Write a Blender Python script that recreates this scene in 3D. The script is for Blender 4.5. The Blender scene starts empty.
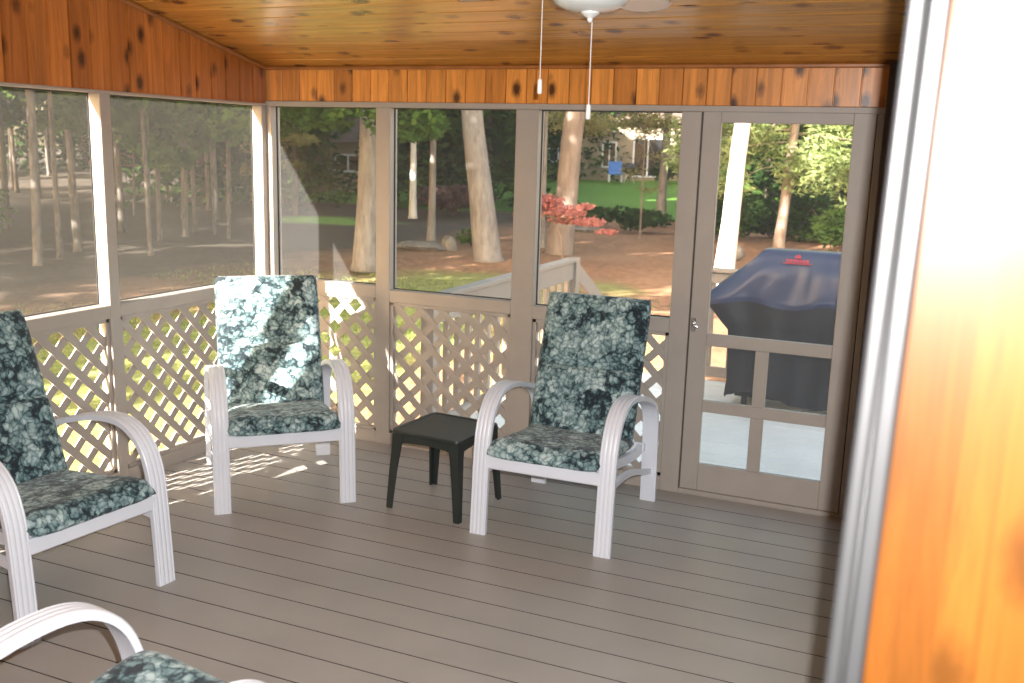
import bpy, math, random
import numpy as np
from mathutils import Matrix, Vector
PI = math.pi
scene = bpy.context.scene
COL = scene.collection

# ---------------------------------------------------------------- helpers
class MB:
    """collects vertices and faces for ONE mesh object"""
    def __init__(s): s.v = []; s.f = []; s.mi = []
    def add(s, vs, fs, mi=0):
        o = len(s.v); s.v += [tuple(map(float, p)) for p in vs]
        s.f += [tuple(o + i for i in f) for f in fs]; s.mi += [mi] * len(fs)
    def box(s, x0, x1, y0, y1, z0, z1, b=0.0, mi=0, M=None):
        if b <= 0:
            vs = [(x, y, z) for z in (z0, z1) for y in (y0, y1) for x in (x0, x1)]
            fs = [(0, 2, 3, 1), (4, 5, 7, 6), (0, 1, 5, 4), (2, 6, 7, 3), (0, 4, 6, 2), (1, 3, 7, 5)]
        else:
            b = min(b, .45 * min(abs(x1 - x0), abs(y1 - y0), abs(z1 - z0)))
            vs = []; idx = {}
            def P(x, y, z):
                vs.append((x, y, z)); return len(vs) - 1
            X = (x0, x1); Y = (y0, y1); Z = (z0, z1); sg = (1, -1)
            for i in (0, 1):
                for j in (0, 1):
                    for k in (0, 1):
                        dx, dy, dz = sg[i] * b, sg[j] * b, sg[k] * b
                        idx[i, j, k, 0] = P(X[i], Y[j] + dy, Z[k] + dz)
                        idx[i, j, k, 1] = P(X[i] + dx, Y[j], Z[k] + dz)
                        idx[i, j, k, 2] = P(X[i] + dx, Y[j] + dy, Z[k])
            fs = []
            for i in (0, 1):
                q = [idx[i, 0, 0, 0], idx[i, 1, 0, 0], idx[i, 1, 1, 0], idx[i, 0, 1, 0]]; fs.append(q if i else q[::-1])
                q = [idx[0, i, 0, 1], idx[0, i, 1, 1], idx[1, i, 1, 1], idx[1, i, 0, 1]]; fs.append(q if i else q[::-1])
                q = [idx[0, 0, i, 2], idx[1, 0, i, 2], idx[1, 1, i, 2], idx[0, 1, i, 2]]; fs.append(q if i else q[::-1])
            for i in (0, 1):
                for j in (0, 1):
                    q = [idx[i, j, 0, 0], idx[i, j, 1, 0], idx[i, j, 1, 1], idx[i, j, 0, 1]]; fs.append(q if (i == j) else q[::-1])
                    q = [idx[i, 0, j, 0], idx[i, 1, j, 0], idx[i, 1, j, 2], idx[i, 0, j, 2]]; fs.append(q[::-1] if (i == j) else q)
                    q = [idx[0, i, j, 1], idx[1, i, j, 1], idx[1, i, j, 2], idx[0, i, j, 2]]; fs.append(q if (i == j) else q[::-1])
            for i in (0, 1):
                for j in (0, 1):
                    for k in (0, 1):
                        q = [idx[i, j, k, 0], idx[i, j, k, 1], idx[i, j, k, 2]]
                        fs.append(q if (i + j + k) % 2 == 1 else q[::-1])
        if M is not None: vs = [M @ Vector(p) for p in vs]
        s.add(vs, fs, mi); return s
    def bar(s, a, b, w, h, up=(0, 0, 1), bev=0.0):
        a = Vector(a); b = Vector(b); d = b - a; L = d.length; d.normalize()
        x = d.cross(Vector(up)); x.normalize(); z = x.cross(d)
        M = Matrix((( x[0], d[0], z[0], a[0]), (x[1], d[1], z[1], a[1]), (x[2], d[2], z[2], a[2]), (0, 0, 0, 1)))
        return s.box(-w / 2, w / 2, 0, L, -h / 2, h / 2, bev, 0, M)
    def tube(s, pts, rads, n=10, caps=True, jitter=0, rng=None):
        pts = [Vector(p) for p in pts]
        if not hasattr(rads, '__len__'): rads = [rads] * len(pts)
        vs = []; m = len(pts); ref = None
        for i, p in enumerate(pts):
            t = (pts[min(i + 1, m - 1)] - pts[max(i - 1, 0)]); t.normalize()
            if ref is None: ref = Vector((1, 0, 0)) if abs(t.x) < .8 else Vector((0, 1, 0))
            x = t.cross(ref).cross(t); x.normalize(); y = t.cross(x); ref = x
            for k in range(n):
                a = 2 * PI * k / n; r = rads[i] * (1 + (rng.uniform(-jitter, jitter) if jitter else 0))
                vs.append(p + x * (r * math.cos(a)) + y * (r * math.sin(a)))
        fs = [(i * n + k, i * n + (k + 1) % n, (i + 1) * n + (k + 1) % n, (i + 1) * n + k) for i in range(m - 1) for k in range(n)]
        if caps: fs += [tuple(range(n))[::-1], tuple((m - 1) * n + k for k in range(n))]
        s.add(vs, fs); return s
    def lathe(s, prof, c=(0, 0, 0), n=32):
        vs = []; m = len(prof)
        for r, z in prof:
            for k in range(n):
                a = 2 * PI * k / n; vs.append((c[0] + r * math.cos(a), c[1] + r * math.sin(a), c[2] + z))
        fs = [(i * n + k, i * n + (k + 1) % n, (i + 1) * n + (k + 1) % n, (i + 1) * n + k) for i in range(m - 1) for k in range(n)]
        fs += [tuple(range(n))[::-1], tuple((m - 1) * n + k for k in range(n))]
        s.add(vs, fs); return s
    def prism(s, poly, z0, z1, M=None):
        n = len(poly)
        vs = [(p[0], p[1], z0) for p in poly] + [(p[0], p[1], z1) for p in poly]
        fs = [tuple(range(n))[::-1], tuple(range(n, 2 * n))] + [(i, (i + 1) % n, n + (i + 1) % n, n + i) for i in range(n)]
        if M is not None: vs = [M @ Vector(p) for p in vs]
        s.add(vs, fs); return s
    def build(s, name, mats, parent=None, smooth=None):
        me = bpy.data.meshes.new(name); me.from_pydata(s.v, [], s.f)
        if not isinstance(mats, (list, tuple)): mats = [mats]
        for m in mats: me.materials.append(m)
        if any(s.mi): me.polygons.foreach_set('material_index', s.mi)
        me.update()
        if smooth is not None: me.shade_smooth() if smooth >= 3 else (me.shade_smooth(), me.set_sharp_from_angle(angle=smooth))
        o = bpy.data.objects.new(name, me); COL.objects.link(o)
        if parent is not None: o.parent = parent
        return o

def tag(o, label, cat, group=None, kind=None):
    o['label'] = label; o['category'] = cat
    if group: o['group'] = group
    if kind: o['kind'] = kind
    return o
def thing(name, label, cat, loc=(0, 0, 0), rz=0, group=None):
    o = bpy.data.objects.new(name, None); o.empty_display_size = .1; COL.objects.link(o)
    o.location = loc; o.rotation_euler = (0, 0, rz)
    return tag(o, label, cat, group)
def struct(o, label=None, cat=None):
    o['kind'] = 'structure'
    if label: o['label'] = label
    if cat: o['category'] = cat
    return o
def empty_struct(name, loc=(0, 0, 0), rz=0, label=None, cat=None):
    o = bpy.data.objects.new(name, None); o.empty_display_size = .1; COL.objects.link(o)
    o.location = loc; o.rotation_euler = (0, 0, rz); return struct(o, label, cat)
def dup(root, loc, rz, label=None, group=None, scale=None):
    r = root.copy(); COL.objects.link(r); r.location = loc; r.rotation_euler = (0, 0, rz)
    if scale: r.scale = (scale, scale, scale)
    if label: r['label'] = label
    if group: r['group'] = group
    for ch in list(root.children):
        c = ch.copy(); COL.objects.link(c); c.parent = r
        for g in list(ch.children):
            d = g.copy(); COL.objects.link(d); d.parent = c
    return r

# ---------------------------------------------------------------- materials
class NT:
    def __init__(s, name):
        s.m = bpy.data.materials.new(name); s.m.use_nodes = True; s.t = s.m.node_tree; s.t.nodes.clear()
        s.out = s.n('ShaderNodeOutputMaterial')
    def n(s, typ, **kw):
        nd = s.t.nodes.new(typ)
        for k, v in kw.items():
            if k in nd.inputs: nd.inputs[k].default_value = v
            else: setattr(nd, k, v)
        return nd
    def l(s, a, b): s.t.links.new(a, b)
    def coords(s, scale=(1, 1, 1), kind='Object', rot=(0, 0, 0)):
        tc = s.n('ShaderNodeTexCoord'); mp = s.n('ShaderNodeMapping'); mp.inputs['Scale'].default_value = scale
        mp.inputs['Rotation'].default_value = rot
        s.l(tc.outputs[kind], mp.inputs['Vector']); return mp.outputs['Vector']
    def ramp(s, fac, stops, interp='LINEAR'):
        r = s.n('ShaderNodeValToRGB'); cr = r.color_ramp; cr.interpolation = interp
        while len(cr.elements) > 1: cr.elements.remove(cr.elements[0])
        cr.elements[0].position = stops[0][0]; cr.elements[0].color = (*stops[0][1], 1)
        for p, c in stops[1:]:
            e = cr.elements.new(p); e.color = (*c, 1)
        s.l(fac, r.inputs['Fac']); return r.outputs['Color']
    def mix(s, fac, a, b, blend='MIX'):
        m = s.n('ShaderNodeMix', data_type='RGBA', blend_type=blend)
        for sock, v in ((m.inputs[0], fac), (m.inputs[6], a), (m.inputs[7], b)):
            if hasattr(v, 'is_linked') or hasattr(v, 'links'): s.l(v, sock)
            elif isinstance(v, (int, float)): sock.default_value = v
            else: sock.default_value = (*v, 1)
        return m.outputs[2]
    def math(s, op, a, b=0.0):
        m = s.n('ShaderNodeMath', operation=op)
        for sock, v in ((m.inputs[0], a), (m.inputs[1], b)):
            if isinstance(v, (int, float)): sock.default_value = v
            else: s.l(v, sock)
        return m.outputs[0]
    def princ(s, color, rough=.5, bump=None, bstr=.2, bdist=.01, **kw):
        b = s.n('ShaderNodeBsdfPrincipled')
        if isinstance(color, (tuple, list)): b.inputs['Base Color'].default_value = (*color, 1)
        else: s.l(color, b.inputs['Base Color'])
        if isinstance(rough, (int, float)): b.inputs['Roughness'].default_value = rough
        else: s.l(rough, b.inputs['Roughness'])
        for k, v in kw.items(): b.inputs[k.replace('_', ' ')].default_value = v
        if bump is not None:
            bp = s.n('ShaderNodeBump'); bp.inputs['Strength'].default_value = bstr; bp.inputs['Distance'].default_value = bdist
            s.l(bump, bp.inputs['Height']); s.l(bp.outputs[0], b.inputs['Normal'])
        s.l(b.outputs[0], s.out.inputs['Surface']); return s.m

def paint(name, c, rough=.5, var=.12, scale=6, **kw):
    t = NT(name); n = t.n('ShaderNodeTexNoise', Scale=scale, Detail=5.0); t.l(t.coords(), n.inputs['Vector'])
    col = t.ramp(n.outputs[0], [(.3, tuple(x * (1 - var) for x in c)), (.7, tuple(min(1, x * (1 + var)) for x in c))])
    return t.princ(col, rough, n.outputs[0], .05, .003, **kw)

def pine(name, axis, width, base, dark, rough=.35, coat=.3):
    """tongue and groove pine boards: grain along `axis`, knots, one tone per board (board index from object coords)"""
    t = NT(name)
    tc = t.n('ShaderNodeTexCoord'); sep = t.n('ShaderNodeSeparateXYZ'); t.l(tc.outputs['Object'], sep.inputs[0])
    along, across = {'z_x': ('Z', 'X'), 'z_y': ('Z', 'Y'), 'x_y': ('X', 'Y')}[axis]
    idx = t.math('FLOOR', t.math('DIVIDE', sep.outputs[across], width))
    wn = t.n('ShaderNodeTexWhiteNoise', noise_dimensions='1D'); t.l(idx, wn.inputs['W'])
    off = t.math('MULTIPLY', wn.outputs['Value'], 40.0)
    comb = t.n('ShaderNodeCombineXYZ')
    t.l(t.math('ADD', t.math('MULTIPLY', sep.outputs[along], 1.0), off), comb.inputs[0])
    t.l(sep.outputs[across], comb.inputs[1]); t.l(off, comb.inputs[2])
    mp = t.n('ShaderNodeMapping'); mp.inputs['Scale'].default_value = (1.6, 26, 1); t.l(comb.outputs[0], mp.inputs['Vector'])
    g = t.n('ShaderNodeTexNoise', Scale=1.0, Detail=6.0, Roughness=.65, Distortion=1.2); t.l(mp.outputs[0], g.inputs['Vector'])
    col = t.ramp(g.outputs[0], [(.28, tuple(x * .62 for x in base)), (.5, base), (.75, tuple(min(1, x * 1.35) for x in base))])
    tone = t.ramp(wn.outputs['Value'], [(0, (.76, .72, .7)), (.5, (1, 1, 1)), (1, (1.18, 1.2, 1.22))])
    col = t.mix(1.0, col, tone, 'MULTIPLY')
    mk = t.n('ShaderNodeMapping'); mk.inputs['Scale'].default_value = (5.0, 8.5, 1); t.l(comb.outputs[0], mk.inputs['Vector'])
    vo = t.n('ShaderNodeTexVoronoi', Scale=1.0, Randomness=1.0); t.l(mk.outputs[0], vo.inputs['Vector'])
    kn = t.n('ShaderNodeTexNoise', Scale=9.0, Detail=3.0); t.l(mk.outputs[0], kn.inputs['Vector'])
    kd = t.math('ADD', vo.outputs['Distance'], t.math('MULTIPLY', kn.outputs[0], .12))
    kf = t.ramp(kd, [(.17, (1, 1, 1)), (.25, (.55, .55, .55)), (.36, (0, 0, 0))])
    col = t.mix(kf, col, dark)
    rb = t.princ(col, rough, g.outputs[0], .06, .004, Coat_Weight=coat, Coat_Roughness=.25)
    return rb

def floral():
    t = NT('floral_cushion_cloth')
    tc = t.n('ShaderNodeTexCoord'); oi = t.n('ShaderNodeObjectInfo'); va = t.n('ShaderNodeVectorMath', operation='ADD')
    t.l(tc.outputs['Object'], va.inputs[0]); t.l(oi.outputs['Location'], va.inputs[1])
    w = t.n('ShaderNodeTexNoise', Scale=20.0, Detail=4.0); t.l(va.outputs[0], w.inputs['Vector'])
    sc = t.n('ShaderNodeVectorMath', operation='SCALE'); sc.inputs['Scale'].default_value = .075; t.l(w.outputs['Color'], sc.inputs[0])
    vb = t.n('ShaderNodeVectorMath', operation='ADD'); t.l(va.outputs[0], vb.inputs[0]); t.l(sc.outputs[0], vb.inputs[1])
    big = t.n('ShaderNodeTexVoronoi', Scale=10.5); t.l(vb.outputs[0], big.inputs['Vector'])
    pet = t.n('ShaderNodeTexVoronoi', Scale=36.0); t.l(vb.outputs[0], pet.inputs['Vector'])
    ped = t.n('ShaderNodeTexVoronoi', Scale=36.0, feature='DISTANCE_TO_EDGE'); t.l(vb.outputs[0], ped.inputs['Vector'])
    fine = t.n('ShaderNodeTexNoise', Scale=120.0, Detail=2.0); t.l(vb.outputs[0], fine.inputs['Vector'])
    sp = t.n('ShaderNodeSeparateColor'); t.l(pet.outputs['Color'], sp.inputs[0])
    sb = t.n('ShaderNodeSeparateColor'); t.l(big.outputs['Color'], sb.inputs[0])
    lvl = t.math('ADD', t.math('MULTIPLY', sp.outputs[0], .38), t.math('MULTIPLY', sb.outputs[0], .36))
    lvl = t.math('ADD', lvl, t.math('MULTIPLY', fine.outputs[0], .22))
    lvl = t.math('SUBTRACT', lvl, t.math('MULTIPLY', big.outputs['Distance'], .30))
    lvl = t.math('ADD', t.math('SUBTRACT', lvl, t.math('MULTIPLY', pet.outputs['Distance'], .5)), .29)
    col = t.ramp(lvl, [(.08, (.010, .022, .032)), (.20, (.035, .07, .085)), (.31, (.115, .20, .215)), (.50, (.25, .36, .37)), (.74, (.47, .58, .585))])
    ed = t.ramp(ped.outputs['Distance'], [(.0, (.45, .48, .52)), (.14, (1, 1, 1))])
    col = t.mix(.8, col, ed, 'MULTIPLY')
    return t.princ(col, .85, w.outputs[0], .25, .01, Sheen_Weight=.15)

def screen_mat(name, lo, hi, dc, tcol, mixf):
    t = NT(name)
    tr = t.n('ShaderNodeBsdfTransparent'); di = t.n('ShaderNodeBsdfDiffuse'); tl = t.n('ShaderNodeBsdfTranslucent')
    di.inputs[0].default_value = (dc, dc, dc, 1); tl.inputs[0].default_value = (tcol, tcol, tcol, 1)
    m1 = t.n('ShaderNodeMixShader'); m1.inputs[0].default_value = mixf; t.l(di.outputs[0], m1.inputs[1]); t.l(tl.outputs[0], m1.inputs[2])
    w = t.n('ShaderNodeTexNoise', Scale=1.6, Detail=3.0); t.l(t.coords(), w.inputs['Vector'])
    mr = t.n('ShaderNodeMapRange'); mr.inputs[1].default_value = .3; mr.inputs[2].default_value = .7
    mr.inputs[3].default_value = lo; mr.inputs[4].default_value = hi; t.l(w.outputs[0], mr.inputs[0])
    m2 = t.n('ShaderNodeMixShader'); t.l(mr.outputs[0], m2.inputs[0]); t.l(tr.outputs[0], m2.inputs[1]); t.l(m1.outputs[0], m2.inputs[2])
    t.l(m2.outputs[0], t.out.inputs['Surface']); return t.m
SCREEN = (.28, .36)

def leaf(name, c1, c2, transl=.35, scale=1.2):
    t = NT(name); n = t.n('ShaderNodeTexNoise', Scale=scale, Detail=4.0); t.l(t.coords(), n.inputs['Vector'])
    col = t.ramp(n.outputs[0], [(.35, c1), (.65, c2)])
    d = t.n('ShaderNodeBsdfDiffuse'); tl = t.n('ShaderNodeBsdfTranslucent'); m = t.n('ShaderNodeMixShader'); m.inputs[0].default_value = transl
    t.l(col, d.inputs[0]); t.l(col, tl.inputs[0]); t.l(d.outputs[0], m.inputs[1]); t.l(tl.outputs[0], m.inputs[2])
    t.l(m.outputs[0], t.out.inputs['Surface']); return t.m

def bark(name, c1, c2):
    t = NT(name); n = t.n('ShaderNodeTexNoise', Scale=1.0, Detail=8.0, Roughness=.7); t.l(t.coords((9, 9, 2.2)), n.inputs['Vector'])
    return t.princ(t.ramp(n.outputs[0], [(.35, c1), (.62, c2)]), .9, n.outputs[0], .6, .03)

def ground_mat():
    t = NT('yard_ground')
    tc = t.n('ShaderNodeTexCoord'); sep = t.n('ShaderNodeSeparateXYZ'); t.l(tc.outputs['Object'], sep.inputs[0])
    n1 = t.n('ShaderNodeTexNoise', Scale=.5, Detail=5.0); t.l(tc.outputs['Object'], n1.inputs['Vector'])
    n2 = t.n('ShaderNodeTexNoise', Scale=7.0, Detail=7.0, Roughness=.7); t.l(tc.outputs['Object'], n2.inputs['Vector'])
    n3 = t.n('ShaderNodeTexNoise', Scale=.16, Detail=3.0); t.l(tc.outputs['Object'], n3.inputs['Vector'])
    straw = t.ramp(n2.outputs[0], [(.3, (.15, .065, .03)), (.55, (.33, .16, .08)), (.75, (.48, .27, .15))])
    straw = t.mix(t.ramp(n1.outputs[0], [(.4, (0, 0, 0)), (.7, (.5, .5, .5))]), straw, (.43, .24, .135))
    grass = t.ramp(n2.outputs[0], [(.3, (.10, .15, .03)), (.6, (.24, .32, .07)), (.8, (.36, .42, .14))])
    lawn = t.ramp(n2.outputs[0], [(.3, (.05, .13, .010)), (.6, (.10, .23, .016)), (.8, (.16, .31, .03))])
    wob = t.math('MULTIPLY', t.math('SUBTRACT', n1.outputs[0], .5), 3.0)
    yy = t.math('ADD', sep.outputs['Y'], wob)
    # near lawn: within ~12 m of the porch, fading into straw
    lim = t.math('ADD', t.math('MULTIPLY', sep.outputs['X'], .1), 12.6)
    near = t.math('SUBTRACT', lim, yy)
    fac = t.ramp(t.math('ADD', t.math('MULTIPLY', near, .35), .5), [(.35, (0, 0, 0)), (.65, (1, 1, 1))])
    right = t.ramp(t.math('ADD', t.math('MULTIPLY', t.math('ADD', sep.outputs['X'], wob), .3), .9), [(.35, (1, 1, 1)), (.6, (0, 0, 0))])
    fac = t.mix(1.0, fac, right, 'MULTIPLY')
    leftm = t.ramp(t.math('ADD', t.math('MULTIPLY', t.math('ADD', sep.outputs['X'], wob), .12), 1.2), [(.35, (0, 0, 0)), (.6, (1, 1, 1))])
    fac = t.mix(1.0, fac, leftm, 'MULTIPLY')
    patch = t.ramp(n3.outputs[0], [(.30, (1, 1, 1)), (.36, (.72, .72, .72))])
    fac = t.mix(1.0, fac, patch, 'MULTIPLY')
    col = t.mix(fac, straw, grass)
    wm = t.ramp(t.math('ADD', t.math('MULTIPLY', t.math('ADD', sep.outputs['X'], wob), -.15), -.6), [(.4, (0, 0, 0)), (.8, (1, 1, 1))])  # woods floor: dark litter, with the woods' shade put into its colour
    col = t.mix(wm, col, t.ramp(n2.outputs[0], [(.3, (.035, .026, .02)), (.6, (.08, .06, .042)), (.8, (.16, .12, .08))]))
    far = t.ramp(t.math('MULTIPLY', t.math('SUBTRACT', yy, 25.0), .1), [(.25, (0, 0, 0)), (.4, (1, 1, 1))])
    xin = t.ramp(t.math('ADD', t.math('MULTIPLY', sep.outputs['X'], .02), .7), [(.1, (0, 0, 0)), (.14, (1, 1, 1)), (.92, (1, 1, 1)), (.98, (0, 0, 0))])
    far = t.mix(1.0, far, xin, 'MULTIPLY')
    col = t.mix(far, col, lawn)
    # small lawn patch by the left trees, sunlight put into its green
    pv = t.n('ShaderNodeVectorMath', operation='DISTANCE'); t.l(tc.outputs['Object'], pv.inputs[0]); pv.inputs[1].default_value = (-13.6, 21.3, -.6)
    pf = t.ramp(t.math('MULTIPLY', t.math('ADD', pv.outputs['Value'], wob), .1), [(.12, (1, 1, 1)), (.24, (0, 0, 0))])
    col = t.mix(pf, col, t.ramp(n2.outputs[0], [(.35, (.08, .20, .02)), (.65, (.26, .42, .07))]))
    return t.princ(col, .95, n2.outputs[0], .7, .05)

M = {}
M['taupe'] = paint('taupe_paint', (.36, .318, .282), .55, .05)
M['floor'] = paint('taupe_floor_paint', (.365, .34, .318), .42, .07, 2.5)
M['gap'] = paint('unpainted_board_edge', (.055, .045, .04), .9)
JWOOD = (.105, .035, .0048)
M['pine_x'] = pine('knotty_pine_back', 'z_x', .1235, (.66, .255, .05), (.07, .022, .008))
M['pine_y'] = pine('knotty_pine_left_shaded', 'z_y', .1235, (.44, .145, .03), (.05, .015, .006))  # darker than the back wall's pine: the left wall's shade is in the colour
M['pine_c'] = pine('pine_ceiling', 'x_y', .135, (.50, .225, .036), (.10, .03, .01), .27, .4)
M['pine_trim'] = paint('pine_moulding', (.33, .12, .03), .35, .2, 9)
M['white'] = paint('white_resin', (.72, .75, .83), .38, .02)
M['white_metal'] = paint('white_enamel', (.78, .78, .76), .3, .02)
M['bowl'] = paint('frosted_glass', (.72, .74, .72), .25, .02)
M['floral'] = floral()
M['dark_resin'] = paint('dark_green_resin', (.022, .028, .026), .42, .1)
M['chrome'] = paint('satin_metal', (.55, .55, .55), .3, .05, Metallic=1.0)
M['screen'] = screen_mat('insect_screen_mesh', .26, .33, .155, .09, .35)
M['sun_haze_screen'] = screen_mat('sun_haze_insect_screen_mesh', .35, .43, .16, .105, .6)  # left screens: sun haze put into the mesh as extra opacity and translucence
M['spline'] = paint('screen_spline', (.03, .03, .03), .7)
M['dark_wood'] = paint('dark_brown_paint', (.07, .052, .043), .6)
M['deck'] = paint('grey_deck_paint', (.78, .75, .70), .6, .06, 3)
M['rail'] = paint('beige_rail_paint', (.34, .29, .25), .55, .05)
M['cover'] = paint('navy_vinyl', (.024, .036, .085), .36, .12, 3)
M['black_vinyl'] = paint('black_vinyl', (.018, .020, .027), .5, .1)
M['red_print'] = paint('red_print', (.32, .02, .045), .5)
M['rubber'] = paint('grey_weatherstrip', (.008, .008, .008), .5)
M['jamb'] = paint('grey_jamb_paint', (.026, .026, .0275), .5)
M['stone'] = bark('field_stone', (.12, .11, .10), (.26, .24, .22))
M['bark_grey'] = bark('grey_bark', (.18, .155, .142), (.33, .30, .275))
M['bark_white'] = bark('pale_bark', (.60, .55, .48), (.85, .80, .72))
M['bark_wood'] = bark('woodland_bark', (.09, .075, .065), (.22, .19, .165))
M['bark_dark'] = bark('dark_bark', (.045, .035, .03), (.13, .10, .08))
M['bark_tan'] = bark('tan_bark', (.19, .14, .115), (.32, .25, .205))
M['leaf_dark'] = leaf('evergreen_leaf', (.014, .034, .010), (.06, .12, .03), .2, .6)
M['leaf_mid'] = leaf('green_leaf', (.045, .10, .02), (.15, .25, .06), .4, .9)
M['leaf_light'] = leaf('sunny_pine_leaf', (.17, .24, .08), (.42, .50, .22), .35, 1.1)
M['leaf_yellow'] = leaf('yellow_green_leaf', (.16, .15, .05), (.42, .38, .15), .4, .9)
M['leaf_red'] = leaf('red_maple_leaf', (.46, .15, .13), (.70, .33, .29), .4, 2)
M['leaf_purple'] = leaf('purple_bush_leaf', (.05, .03, .035), (.15, .09, .09), .3, 2)
M['grass'] = leaf('grass_blade', (.11, .16, .035), (.26, .32, .10), .4, 2)
M['ground'] = ground_mat()
M['cream'] = paint('cream_siding', (.30, .25, .19), .8, .05, 1)
M['brick'] = paint('red_brown_siding', (.40, .22, .17), .8, .1, 1)
M['roof'] = paint('brown_shingle', (.12, .085, .07), .9, .2, 3)
M['pane'] = paint('dark_window_glass', (.02, .022, .026), .1)
M['blue'] = paint('blue_cloth', (.08, .22, .60), .7)

# ---------------------------------------------------------------- room shell
XR, YF = 3.82, -6.0          # right wall / front wall inner faces
SL = .212                      # ceiling slope, rising towards the house
def ceil_z(y): return 2.268 - SL * y
def grooved_boards(mb, a0, a1, w, gap, fn):
    k = math.floor(a0 / w)
    while k * w < a1 - 1e-6:
        lo, hi = max(a0, k * w), min(a1, (k + 1) * w)
        if hi - lo > .004: fn(lo + gap / 2, hi - gap / 2)
        k += 1

mb = MB()
def floor_board(lo, hi):
    mb.add([(x, y, z) for z in (0, -.036) for x, y in ((0, lo), (XR, lo), (XR, hi), (0, hi))], [(0, 1, 2, 3)], 0)
    n_ = len(mb.v) - 8; mb.f += [tuple(n_ + i for i in q) for q in ((0, 4, 5, 1), (1, 5, 6, 2), (2, 6, 7, 3), (3, 7, 4, 0))]; mb.mi += [1] * 4
grooved_boards(mb, YF, 0.0, .168, .006, floor_board)
mb.box(0, XR, YF, 0, -.06, -.036, 0, 1)
struct(mb.build('floor', [M['floor'], M['gap']]))

mb = MB()
cs = math.sqrt(1 + SL * SL)
def ceil_board(lo, hi):
    za, zb = ceil_z(lo), ceil_z(hi); b = .010
    prof = [(lo, za + .02), (lo, za + b), (lo + b, za), (hi - b, zb), (hi, zb + b), (hi, zb + .02)]
    vs = [(x, y, z) for x in (-.02, XR + .02) for y, z in prof]; n = 6
    mb.add(vs, [tuple(range(n)), tuple(range(n, 2 * n))[::-1]] + [(i, i + n, (i + 1) % n + n, (i + 1) % n) for i in range(n)])
grooved_boards(mb, YF, 0.0, .135, .006, ceil_board)
ceil = struct(mb.build('ceiling', M['pine_c']))
mb = MB()
for yo in (0,):
    ya, yb = YF - .2, .12
    vs = [(x, y, ceil_z(y) + dz) for dz in (.022, .20) for y in (ya, yb) for x in (-.12, XR + .15)]
    mb.add(vs, [(0, 2, 3, 1), (4, 5, 7, 6), (0, 1, 5, 4), (2, 6, 7, 3), (0, 4, 6, 2), (1, 3, 7, 5)])
mb.build('roof_deck', M['roof'], ceil)

# back wall: pine boards above, taupe framing below
HB = 2.066
mb = MB()
grooved_boards(mb, 0, XR, .1235, .004, lambda lo, hi: mb.box(lo, hi, 0.0, .018, HB, 2.268, .003))
mb.box(-.09, XR, .019, .10, HB, 2.30)
wall_back = struct(mb.build('wall_back', M['pine_x']))
mb = MB(); mb.bar((0, -.012, 2.258), (XR, -.012, 2.258), .022, .022, bev=.006); mb.build('crown_moulding', M['pine_trim'], wall_back)
T = M['taupe']
MB().box(-.0, XR, -.012, .09, 2.036, HB, .003).build('header_beam', T, wall_back)
for x0, x1 in ((-.09, .036), (.78, .875), (1.672, 1.806), (2.597, 2.700), (3.545, 3.575)):
    MB().box(x0, x1, 0.0, .09, -.03, 2.036, .003).build('post', T, wall_back)
for x0, x1, zs in ((.036, .78, .985), (.875, 1.672, .968), (1.806, 2.597, .955)):
    MB().box(x0, x1, .0, .09, zs - .075, zs, .003).build('rail', T, wall_back)
    MB().box(x0, x1, .0, .09, -.03, .075, .003).build('bottom_rail', T, wall_back)
    b = MB(); b.box(x0, x0 + .022, .012, .05, .075, zs - .075, .002); b.box(x1 - .022, x1, .012, .05, .075, zs - .075, .002)
    b.box(x0, x1, .012, .05, .075, .095, .002); b.box(x0, x1, .012, .05, zs - .095, zs - .075, .002)
    b.build('lattice_frame', T, wall_back)

b = MB(); b.box(2.69, 2.722, .046, .088, 0, 2.04); b.box(3.523, 3.56, .046, .088, 0, 2.04); b.box(2.69, 3.56, .046, .088, 2.012, 2.04); b.build('door_stop', T, wall_back)
MB().box(2.69, 3.56, .004, .12, -.03, .024, .004).build('threshold', T, wall_back)
MB().box(3.576, XR + .014, -.03, .10, -.03, 2.30, .003).build('corner_board', M['dark_wood'], wall_back)  # dark siding post; over the pine header its brown stands in for shade
# left wall
mb = MB()
def left_board(lo, hi):
    b = .003
    vs = []
    for x in (0.0, -.018):
        bb = b if x == 0.0 else 0
        vs += [(x, lo + bb, HB - .02), (x, hi - bb, HB - .02), (x, hi - bb, ceil_z(hi)), (x, lo + bb, ceil_z(lo))]
    mb.add(vs, [(0, 1, 2, 3), (7, 6, 5, 4), (0, 4, 5, 1), (1, 5, 6, 2), (3, 2, 6, 7), (0, 3, 7, 4)])
grooved_boards(mb, YF, 0.0, .1235, .007, left_board)
vs = [(x, y, z) for x in (-.019, -.09) for y, z in ((YF, HB - .02), (.0, HB - .02), (.0, 2.33), (YF, ceil_z(YF) + .1))]
mb.add(vs, [(0, 1, 2, 3), (7, 6, 5, 4), (0, 4, 5, 1), (1, 5, 6, 2), (2, 6, 7, 3), (0, 3, 7, 4)])
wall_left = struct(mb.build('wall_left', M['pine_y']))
mb = MB(); mb.bar((.012, YF, ceil_z(YF) - .012), (.012, 0, ceil_z(0) - .012), .022, .022, bev=.006); mb.build('crown_moulding', M['pine_trim'], wall_left)
YW = -3.07                                  # the screens end here; unseen solid boards beyond, added to block the sun
MB().box(-.09, .012, YF, 0, 2.036, 2.05, .003).build('header_beam', T, wall_left)
PY = ((-.045, 0.0), (-1.32, -1.25), (-2.605, -2.535), (YW - .08, YW))
for y0, y1 in PY:
    MB().box(-.085, 0, y0, y1, -.03, 2.036, .003).build('post', T, wall_left)
spans = ((-1.25, -.045), (-2.535, -1.32), (YW, -2.605))
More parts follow.
